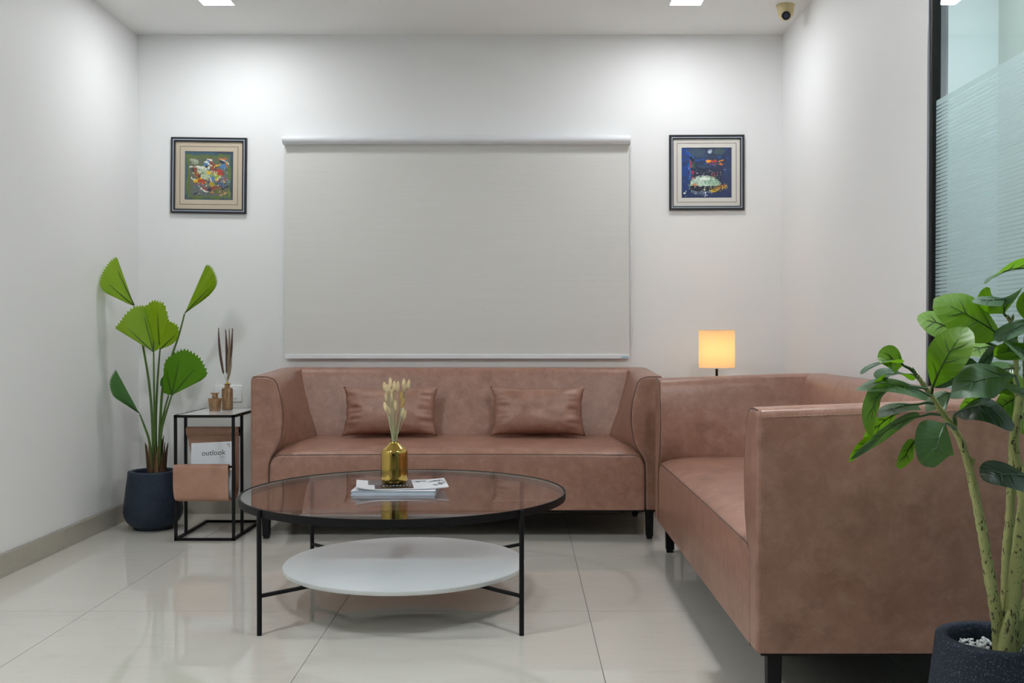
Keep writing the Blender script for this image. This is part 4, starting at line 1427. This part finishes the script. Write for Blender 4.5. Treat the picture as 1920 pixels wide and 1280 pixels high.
def build_fan_palm():
    root = thing('fan_palm', 'artificial fan palm with toothed bright green leaves in the navy pot', 'plant', (POT_A.x, POT_A.y, 0.260))
    D = 5.44
    A, B_ = M['fan_leaf'], M['fan_leaf_dark']
    fan_leaf(root, (252, 574, D), [(219, 479, D), (208, 486, D - 0.02), (198, 500, D - 0.05), (191, 516, D - 0.08), (189, 532, D - 0.10), (196, 545, D - 0.11), (220, 558, D - 0.08), (240, 569, D - 0.03)], A, cup=-0.02, veins=(0.12, 0.45))
    fan_leaf(root, (346, 588, D), [(387, 494, D), (396, 497, D - 0.02), (404, 508, D - 0.04), (409, 522, D - 0.05), (408, 535, D - 0.05), (395, 552, D - 0.03), (375, 567, D - 0.02)], A, cup=0.01, veins=(0.55,))
    fan_leaf(root, (300, 655, D + 0.04), [(258, 592, D + 0.02), (266, 578, D + 0.02), (280, 566, D + 0.03), (291, 560, D + 0.02), (301, 562, D + 0.01), (311, 566, D + 0.02), (318, 585, D + 0.03), (321, 598, D + 0.02), (330, 603, D), (338, 611, D - 0.02), (337, 626, D - 0.03), (330, 640, D - 0.03), (316, 649, D - 0.02)], A, cup=0.02, veins=(0.33, 0.8))
    fan_leaf(root, (288, 660, D - 0.05), [(213, 614, D - 0.12), (222, 604, D - 0.11), (232, 590, D - 0.09), (246, 577, D - 0.06), (261, 573, D - 0.03), (270, 575, D - 0.01), (277, 598, D), (284, 620, D - 0.01), (292, 637, D - 0.03), (303, 651, D - 0.05)], A, cup=-0.03, veins=(0.14, 0.48, 0.85))
    fan_leaf(root, (322, 741, D - 0.03), [(306, 737, D - 0.06), (306, 700, D - 0.08), (309, 675, D - 0.06), (320, 662, D - 0.04), (333, 654, D - 0.02), (348, 650, D - 0.01), (362, 656, D - 0.02), (375, 666, D - 0.03), (384, 681, D - 0.05), (390, 699, D - 0.07), (380, 711, D - 0.06)], M['fan_leaf_mid'], cup=0.02, veins=(0.2, 0.45, 0.75))
    fan_leaf(root, (262, 776, D - 0.02), [(245, 763, D - 0.08), (228, 755, D - 0.10), (212, 746, D - 0.10), (205, 738, D - 0.09), (201, 726, D - 0.07), (202, 713, D - 0.05), (208, 702, D - 0.03), (216, 692, D - 0.01)], B_, cup=0.02, veins=(0.5,))
    fan_leaf(root, (316, 741, D + 0.05), [(300, 722, D + 0.06), (301, 713, D + 0.07), (305, 706, D + 0.08), (311, 703, D + 0.08), (318, 706, D + 0.07)], B_, n=20, cup=0.01, veins=(0.5,))
    stems = [
        [(252, 574, D), (262, 620, D + 0.02), (268, 648, D + 0.03), (280, 722, D + 0.03), (286, 800, D + 0.02), (288, 880, D + 0.02)],
        [(288, 660, D - 0.05), (289, 740, D - 0.02), (290, 810, D), (292, 880, D + 0.02)],
        [(300, 655, D + 0.04), (295, 720, D + 0.04), (292, 800, D + 0.03), (293, 880, D + 0.03)],
        [(346, 588, D), (336, 626, D), (322, 668, D), (306, 720, D + 0.02), (300, 800, D + 0.03), (298, 880, D + 0.03)],
        [(322, 741, D - 0.03), (311, 775, D - 0.01), (302, 812, D), (298, 880, D + 0.02)],
        [(316, 741, D + 0.05), (307, 775, D + 0.05), (301, 815, D + 0.04), (299, 880, D + 0.03)],
        [(262, 776, D - 0.02), (272, 802, D - 0.01), (280, 828, D), (286, 880, D + 0.01)],
    ]
    for s in stems:
        pts = spline([P(*q) for q in s], 7)
        n = len(pts)
        obj('stem', tube(BM(), pts, [0.0042 + 0.0045 * (i / (n - 1)) for i in range(n)], 8), M['stem'], root, world=True)
    # brown fibrous sheaths around the foot
    rnd = random.Random(4)
    tops = [(275, 833), (279, 827), (284, 838), (289, 834), (296, 836), (304, 822), (307, 815), (309, 828), (313, 836), (301, 842), (285, 846), (293, 848), (272, 829), (315, 830), (281, 848), (305, 850), (277, 852), (310, 852), (298, 856)]
    for k, (x, y) in enumerate(tops):
        d = D + 0.02 + rnd.uniform(-0.04, 0.05)
        top = P(x, y, d)
        cx = 283 + (x - 274) * 0.55
        low = P(cx + rnd.uniform(-2, 2), 905, d * 0.5 + (D + 0.02) * 0.5)
        low.z = 0.262
        bm = BM()
        pts = spline([low, low.lerp(top, 0.5) + Vector((rnd.uniform(-1, 1) * 0.004, -0.004, 0)), top], 4)
        n = len(pts)
        secs = []
        for i, p in enumerate(pts):
            f = i / (n - 1)
            wv = (0.015 if k < 12 else 0.019) * (1 - f * 0.90); tv = 0.0045 * (1 - f * 0.7)
            secs.append([p + Vector((-wv, 0, 0)), p + Vector((-wv * 0.3, -tv, 0)), p + Vector((wv * 0.4, -tv, 0)), p + Vector((wv, 0, 0)), p + Vector((0, tv, 0))])
        loft(bm, secs)
        obj('sheath', bm, M['fibre_light'] if k in (1, 4, 8) else M['fibre'], root, world=True)
    obj('soil', lathe(BM(), [(0, 0.004), (0.060, 0.003), (0.102, 0.0)], seg=30), M['soil'], root)


M['fan_leaf_mid'] = M['fan_leaf'].copy()
M['fan_leaf_mid'].name = 'fan_palm_leaf_mid'


def recolor(mat, table):
    for nd in mat.node_tree.nodes:
        if nd.type in ('MIX', 'BSDF_TRANSLUCENT', 'BSDF_PRINCIPLED'):
            for s in nd.inputs:
                if s.type == 'RGBA' and not s.is_linked:
                    c = s.default_value
                    s.default_value = (c[0] * table[0], c[1] * table[1], c[2] * table[2], 1)


recolor(M['fan_leaf_mid'], (0.42, 0.66, 0.7))
build_fan_palm()

# ---- the ficus in the foreground
FD = 2.36
POT_B = P(1872, 1212, FD); POT_B = Vector((POT_B.x, FD, 0))
PB = 1.06
make_pot('charcoal speckled plant pot in the right foreground corner of the picture', POT_B, M['speckled_pot'], PB)


def oval_leaf(root, base, mid, tip, side, face, mat, anchor=None, cup=0.10, wave=0.0, vein='vein_dark', blunt=0.5):
    """base, mid, tip: (x, y, depth); side: (dx, dy, dd) from the midrib to one edge at the widest place;
    face 't' shows its glossy upper side to the room, 'u' its pale underside"""
    b, m, t = P(*base), P(*mid), P(*tip)
    sv = P(mid[0] + side[0], mid[1] + side[1], mid[2] + side[2]) - m
    ctrl = m * 2 - (b + t) * 0.5
    NU, NV = 18, 10
    ln = (m - b).length + (t - m).length
    bm = BM()
    uvl = bm.loops.layers.uv.new('UVMap')
    grid, mids, norms = [], [], []
    for i in range(NU + 1):
        u = i / NU
        p = b * (1 - u) ** 2 + ctrl * 2 * u * (1 - u) + t * u * u
        tg = ((ctrl - b) * 2 * (1 - u) + (t - ctrl) * 2 * u).normalized()
        s = sv - tg * sv.dot(tg)
        if s.length < 1e-6:
            s = tg.orthogonal()
        s = s.normalized() * sv.length
        nr = tg.cross(s).normalized()
        wd = max(0.0, math.sin(math.pi * u ** (0.85 + 0.6 * blunt)))
        wd = wd ** (0.55 if u ** (0.85 + 0.6 * blunt) > 0.5 else 0.8)
        if i == 0: wd = 0.03
        if i == NU: wd = 0.02
        row = []
        for j in range(NV + 1):
            v = -1 + 2 * j / NV
            q = p + s * (v * wd) + nr * (cup * sv.length * (v * v) * wd + wave * sv.length * math.sin(u * 7 + v * 2) * abs(v))
            row.append(bm.verts.new(q))
        grid.append(row); mids.append(p); norms.append(nr)
    for i in range(NU):
        for j in range(NV):
            f = bm.faces.new((grid[i][j], grid[i + 1][j], grid[i + 1][j + 1], grid[i][j + 1]))
            for lp, (a, c) in zip(f.loops, ((i, j), (i + 1, j), (i + 1, j + 1), (i, j + 1))):
                lp[uvl].uv = (a / NU, -1 + 2 * c / NV)
    bm.normal_update()
    fc = bm.faces[len(bm.faces) // 2] if False else None
    bm.faces.ensure_lookup_table()
    mf = bm.faces[(NU // 2) * NV + NV // 2]
    to_cam = Vector((0, 0, CAM_H)) - mf.calc_center_median()
    showing_front = mf.normal.dot(to_cam) > 0
    if showing_front != (face == 't'):
        bmesh.ops.reverse_faces(bm, faces=bm.faces)
    grid_co = [[v.co.copy() for v in row] for row in grid]
    lf = obj('leaf', bm, mat, root, world=True, sharp=180)
    # petiole and midrib run as one strand on the near side
    sgn = 1 if norms[NU // 2].dot(to_cam) > 0 else -1
    pts = []
    if anchor:
        a = P(*anchor)
        pts += [a, a.lerp(b, 0.5) + Vector((0, 0, 0.004))]
    k0 = len(pts)
    pts += [mids[i] + norms[i] * sgn * 0.0012 for i in range(0, NU - 2, 2)]
    n = len(pts)
    rad = [0.0036 if i < k0 else max(0.0006, 0.0026 * (1 - (i - k0) / (n - k0))) for i in range(n)]
    mb = tube(BM(), pts, rad, 6)
    for ub, sd_ in ((0.22, 1), (0.40, -1), (0.58, 1), (0.66, -1)):
        i = int(ub * NU); j0 = NV // 2
        q = []
        for k in range(4):
            a = grid_co[min(i + k, NU)][j0 + sd_ * k]
            q.append(a + norms[min(i + k, NU)] * sgn * 0.0012)
        tube(mb, q, [0.0013, 0.0011, 0.0008, 0.0003], 5)
    obj('midrib', mb, M[vein], lf, world=True)
    return lf


def build_ficus():
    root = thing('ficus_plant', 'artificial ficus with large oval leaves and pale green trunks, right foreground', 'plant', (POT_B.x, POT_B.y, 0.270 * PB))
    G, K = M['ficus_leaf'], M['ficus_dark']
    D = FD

    def trunk(pts, r0, r1, name='trunk', wob=0.0012):
        w = spline([P(*p) for p in pts], 8)
        w = [p for p in w if p.z > 0.2775]
        n = len(w)
        rnd = random.Random(len(pts) * 7)
        rr = []
        for i in range(n):
            f = i / (n - 1)
            rr.append(r0 + (r1 - r0) * f ** 0.8 + rnd.uniform(-1, 1) * wob * (1 - 0.5 * f))
        return obj(name, tube(BM(), w, rr, 12), M['bark'], root, world=True, sharp=80)
    trunk([(1876, 1262, D), (1874, 1205, D), (1868, 1150, D - 0.01), (1858, 1095, D - 0.02), (1850, 1045, D - 0.02), (1840, 985, D - 0.03), (1829, 930, D - 0.03), (1818, 880, D - 0.03), (1806, 838, D - 0.04), (1790, 805, D - 0.04), (1768, 775, D - 0.05), (1748, 745, D - 0.05), (1732, 722, D - 0.06), (1719, 703, D - 0.06)], 0.0165, 0.0048)
    trunk([(1884, 1262, D), (1882, 1215, D), (1884, 1180, D), (1889, 1150, D)], 0.0285, 0.0190)
    trunk([(1815, 872, D - 0.03), (1822, 868, D - 0.03), (1824, 858, D - 0.03)], 0.007, 0.0065, 'branch_stub', 0.0003)
    trunk([(1885, 1262, D - 0.01), (1888, 1205, D - 0.02), (1897, 1140, D - 0.02), (1905, 1075, D - 0.02), (1914, 1000, D - 0.02), (1921, 945, D - 0.02), (1914, 905, D - 0.02), (1904, 868, D - 0.02), (1901, 830, D - 0.02), (1907, 790, D - 0.02), (1912, 745, D - 0.01)], 0.0200, 0.0100)
    trunk([(1912, 750, D - 0.01), (1906, 725, D), (1905, 680, D), (1904, 640, D), (1899, 612, D - 0.01), (1888, 592, D - 0.02)], 0.0085, 0.0040, 'branch')
    trunk([(1890, 1240, D + 0.03), (1886, 1130, D + 0.04), (1888, 1040, D + 0.05), (1893, 980, D + 0.05), (1896, 915, D + 0.05), (1899, 860, D + 0.06)], 0.0135, 0.0095)
    trunk([(1890, 1258, D + 0.01), (1905, 1205, D + 0.01), (1920, 1150, D + 0.02), (1938, 1090, D + 0.02), (1950, 1000, D + 0.03), (1955, 900, D + 0.03), (1950, 780, D + 0.03), (1945, 690, D + 0.02)], 0.0150, 0.0080)
    trunk([(1908, 1088, D - 0.02), (1918, 1080, D - 0.03), (1932, 1079, D - 0.04)], 0.008, 0.007, 'branch_stub', 0.0004)
    trunk([(1915, 905, D - 0.02), (1925, 860, D - 0.05), (1924, 800, D - 0.07), (1922, 720, D - 0.08), (1921, 650, D - 0.08)], 0.007, 0.0045, 'branch', 0.0004)

    # (base, mid, tip, side, face, material, anchor, cup)
    leaves = [
        ((1880, 632, D - 0.02), (1820, 594, D - 0.07), (1751, 560, D - 0.05), (17, -33, 0.03), 'u', G, (1903, 640, D), 0.10),          # big top leaf
        ((1800, 627, D), (1760, 606, D + 0.01), (1719, 600, D + 0.02), (9, -21, 0.03), 'u', G, (1870, 650, D), 0.10),
        ((1749, 726, D - 0.06), (1776, 668, D - 0.12), (1814, 613, D - 0.10), (-34, -17, 0.03), 'u', G, (1746, 744, D - 0.05), 0.10),   # big front leaf
        ((1882, 588, D - 0.02), (1878, 566, D - 0.06), (1858, 556, D - 0.10), (22, 8, 0.03), 'u', G, (1899, 612, D - 0.01), 0.1),
        ((1884, 560, D - 0.10), (1856, 563, D - 0.13), (1826, 568, D - 0.15), (4, -6, 0.02), 't', G, None, 0.1),
        ((1926, 603, D - 0.04), (1928, 575, D - 0.05), (1934, 540, D - 0.05), (-22, -3, 0.02), 'u', G, (1921, 650, D - 0.08), 0.1),
        ((1945, 503, D - 0.03), (1900, 503, D - 0.06), (1866, 516, D - 0.10), (2, 5, 0.06), 'u', G, (1955, 560, D), 0.0),
        ((1940, 596, D - 0.06), (1908, 614, D - 0.11), (1874, 641, D - 0.13), (-8, -11, 0.05), 't', G, (1921, 650, D - 0.08), 0.05),
        ((1912, 622, D - 0.04), (1898, 634, D - 0.05), (1878, 647, D - 0.06), (5, 9, 0.02), 'u', G, None, 0.05),
        ((1934, 672, D - 0.07), (1898, 658, D - 0.11), (1866, 650, D - 0.12), (-4, 15, 0.03), 'u', G, (1921, 690, D - 0.08), 0.05),
        ((1940, 675, D - 0.10), (1915, 660, D - 0.15), (1890, 648, D - 0.17), (6, -8, 0.05), 't', G, None, 0.05),
        ((1870, 652, D + 0.02), (1842, 652, D + 0.03), (1812, 668, D + 0.02), (5, -17, 0.03), 'u', G, (1904, 670, D), 0.1),
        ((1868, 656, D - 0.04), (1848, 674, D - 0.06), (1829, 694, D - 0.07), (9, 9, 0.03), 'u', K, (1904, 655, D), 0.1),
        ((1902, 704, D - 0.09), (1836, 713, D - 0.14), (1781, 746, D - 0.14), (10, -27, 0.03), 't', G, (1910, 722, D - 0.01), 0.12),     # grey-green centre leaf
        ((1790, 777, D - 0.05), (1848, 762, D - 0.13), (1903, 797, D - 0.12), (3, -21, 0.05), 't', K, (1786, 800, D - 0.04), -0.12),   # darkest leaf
        ((1908, 744, D + 0.02), (1884, 758, D + 0.03), (1862, 772, D + 0.02), (10, 20, 0.02), 'u', G, (1910, 735, D), 0.1),
        ((1693, 685, D - 0.07), (1676, 674, D - 0.11), (1650, 680, D - 0.13), (9, -17, 0.02), 'u', G, (1719, 703, D - 0.06), 0.05),
        ((1672, 678, D - 0.12), (1652, 682, D - 0.15), (1630, 693, D - 0.17), (6, -4, 0.05), 't', G, None, 0.05),
        ((1694, 702, D - 0.06), (1676, 700, D - 0.09), (1655, 709, D - 0.10), (2, -6, 0.05), 't', G, (1724, 710, D - 0.06), 0.05),
        ((1664, 705, D - 0.08), (1645, 722, D - 0.09), (1625, 747, D - 0.08), (7, 8, 0.02), 'u', G, None, 0.1),
        ((1742, 742, D - 0.06), (1680, 722, D - 0.13), (1604, 731, D - 0.15), (2, -10, 0.06), 't', G, (1746, 744, D - 0.05), 0.10),
        ((1680, 727, D - 0.14), (1640, 752, D - 0.15), (1636, 820, D - 0.14), (14, 7, 0.03), 't', G, (1738, 728, D - 0.06), -0.10),
        ((1720, 759, D - 0.06), (1684, 764, D - 0.10), (1647, 783, D - 0.11), (-3, -9, 0.05), 't', G, (1752, 757, D - 0.05), 0.05),
        ((1686, 772, D - 0.04), (1653, 792, D - 0.05), (1620, 825, D - 0.05), (8, 13, 0.02), 'u', G, None, 0.1),
        ((1724, 780, D - 0.06), (1668, 803, D - 0.12), (1594, 862, D - 0.11), (5, 9, 0.04), 't', G, (1764, 778, D - 0.05), 0.08),
        ((1640, 818, D - 0.105), (1616, 835, D - 0.11), (1592, 866, D - 0.11), (5, 8, 0.02), 'u', G, None, 0.05),
        ((1772, 794, D - 0.11), (1758, 830, D - 0.15), (1752, 876, D - 0.15), (37, 5, 0.03), 't', G, (1792, 806, D - 0.04), -0.10),   # hanging front leaf
        ((1716, 826, D - 0.08), (1700, 848, D - 0.10), (1689, 879, D - 0.09), (13, 6, 0.02), 'u', G, (1745, 806, D - 0.06), 0.1),
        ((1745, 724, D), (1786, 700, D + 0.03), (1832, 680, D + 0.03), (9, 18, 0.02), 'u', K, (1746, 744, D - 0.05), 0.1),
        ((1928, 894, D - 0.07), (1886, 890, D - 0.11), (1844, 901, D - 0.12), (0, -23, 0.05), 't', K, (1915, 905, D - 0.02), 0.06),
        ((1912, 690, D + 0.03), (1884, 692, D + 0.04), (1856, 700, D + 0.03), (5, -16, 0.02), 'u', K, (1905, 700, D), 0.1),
        ((1908, 718, D + 0.04), (1885, 722, D + 0.05), (1862, 732, D + 0.04), (4, -16, 0.02), 'u', G, (1906, 725, D), 0.1),
        ((1945, 748, D - 0.10), (1926, 741, D - 0.13), (1905, 738, D - 0.14), (3, -8, 0.05), 't', G, (1912, 760, D - 0.01), 0.05),
        ((1782, 738, D + 0.02), (1760, 746, D + 0.03), (1738, 772, D + 0.03), (-10, -12, 0.04), 't', G, (1768, 775, D - 0.05), 0.1),
        ((1850, 742, D - 0.02), (1822, 752, D - 0.03), (1800, 770, D - 0.03), (9, 12, 0.03), 'u', G, (1906, 725, D), 0.1),
        ((1935, 830, D + 0.03), (1915, 770, D + 0.06), (1905, 700, D + 0.06), (24, 4, 0.03), 'u', G, (1950, 850, D + 0.03), 0.1),
    ]
    for q in leaves:
        oval_leaf(root, q[0], q[1], q[2], q[3], q[4], q[5], q[6], q[7], vein='vein_dark' if q[4] == 'u' else 'vein_grey')
    # small pointed sheaths at the shoot tips
    for a, b in (((1718, 704, D - 0.06), (1711, 688, D - 0.07)), ((1898, 600, D - 0.01), (1900, 588, D - 0.02)), ((1792, 800, D - 0.04), (1793, 780, D - 0.05))):
        pa, pb = P(*a), P(*b)
        obj('bud', tube(BM(), [pa, pa.lerp(pb, 0.4), pb], [0.003, 0.0038, 0.0005], 6), M['petiole'], root, world=True)
    # white marble chips on the soil
    bm = BM()
    rnd = random.Random(12)
    for k in range(330):
        a = rnd.uniform(0, 6.283); r = 0.098 * PB * math.sqrt(rnd.random())
        if math.hypot(r * math.cos(a) - 0.014, r * math.sin(a)) < 0.036:
            continue
        c = Vector((r * math.cos(a), r * math.sin(a), 0.274 * PB + rnd.uniform(0, 0.014) + 0.012 * (1 - r / 0.11)))
        s = rnd.uniform(0.0035, 0.0068)
        mt = Matrix.Translation(c) @ Matrix.Rotation(rnd.uniform(0, 6), 4, Vector((rnd.random(), rnd.random(), rnd.random() + 0.1)).normalized()) @ Matrix.Diagonal((s, s * rnd.uniform(0.6, 1), s * rnd.uniform(0.5, 0.9), 1))
        bmesh.ops.create_icosphere(bm, subdivisions=1, radius=1, matrix=mt)
    g = obj('gravel', bm, M['pebble'], flat=True)
    g.location = POT_B
    g['kind'] = 'stuff'
    tag(g, 'white marble chips filling the speckled pot around the ficus trunks', 'gravel')


build_ficus()


# ------------------------------------------------------------------ lamp behind the right sofa
def build_lamp():
    d = 5.50
    zt, zb = P(1344, 618, d).z, P(1344, 690, d).z
    x = P(1344, 650, d).x
    r = 33.2 * d / FPX
    tz = 0.55
    w, dd = SX1 - SX0, 0.34
    st = build_side_table('plain black side table under the lit lamp, hidden behind the right sofa', (x - w / 2, d - (SY1 - SY0) / 2, 0), False)
    t = thing('table_lamp', 'lit table lamp with cream drum shade on black stem beyond the right sofa', 'lamp', (x, d, SZ))
    obj('base', lathe(BM(), [(0, 0), (0.060, 0), (0.062, 0.004), (0.058, 0.012), (0.010, 0.016), (0, 0.016)], seg=36), M['black'], t, sharp=50)
    h0 = zb - SZ
    obj('stem', tube(BM(), [(0, 0, 0.012), (0, 0, h0 + 0.055)], 0.0072, 12), M['black'], t, sharp=50)
    hs = zt - zb
    bm = BM()
    lathe(bm, [(r, h0), (r, h0 + hs), (r - 0.0012, h0 + hs), (r - 0.0012, h0)], seg=56, close=True)
    bmesh.ops.recalc_face_normals(bm, faces=bm.faces)
    sh = obj('lamp_shade', bm, M['shade'], t, sharp=50)
    bm = BM()
    for z in (h0 + 0.002, h0 + hs - 0.002):
        tube(bm, [Vector((r * math.cos(2 * math.pi * k / 48), r * math.sin(2 * math.pi * k / 48), z)) for k in range(49)], 0.0017, 6)
    for k in range(3):
        a = 2.1 * k + 0.3
        tube(bm, [Vector((0, 0, h0 + 0.045)), Vector(((r - 0.002) * math.cos(a), (r - 0.002) * math.sin(a), h0 + 0.004))], 0.0012, 6)
    obj('shade_wire', bm, M['white_plastic'], sh)
    obj('bulb', lathe(BM(), [(0, 0.055 + h0), (0.012, 0.058 + h0), (0.014, 0.075 + h0), (0.024, 0.100 + h0), (0.026, 0.115 + h0), (0.020, 0.132 + h0), (0, 0.141 + h0)], seg=24), M['bulb'], t, sharp=80)
    ld = bpy.data.lights.new('lamp_bulb_light', 'POINT')
    ld.energy = LAMP_WATTS; ld.color = (1, 0.77, 0.45); ld.shadow_soft_size = 0.028
    lo = bpy.data.objects.new('lamp_bulb_light', ld); C.objects.link(lo); lo.location = (x, d, SZ + h0 + 0.112)


build_lamp()
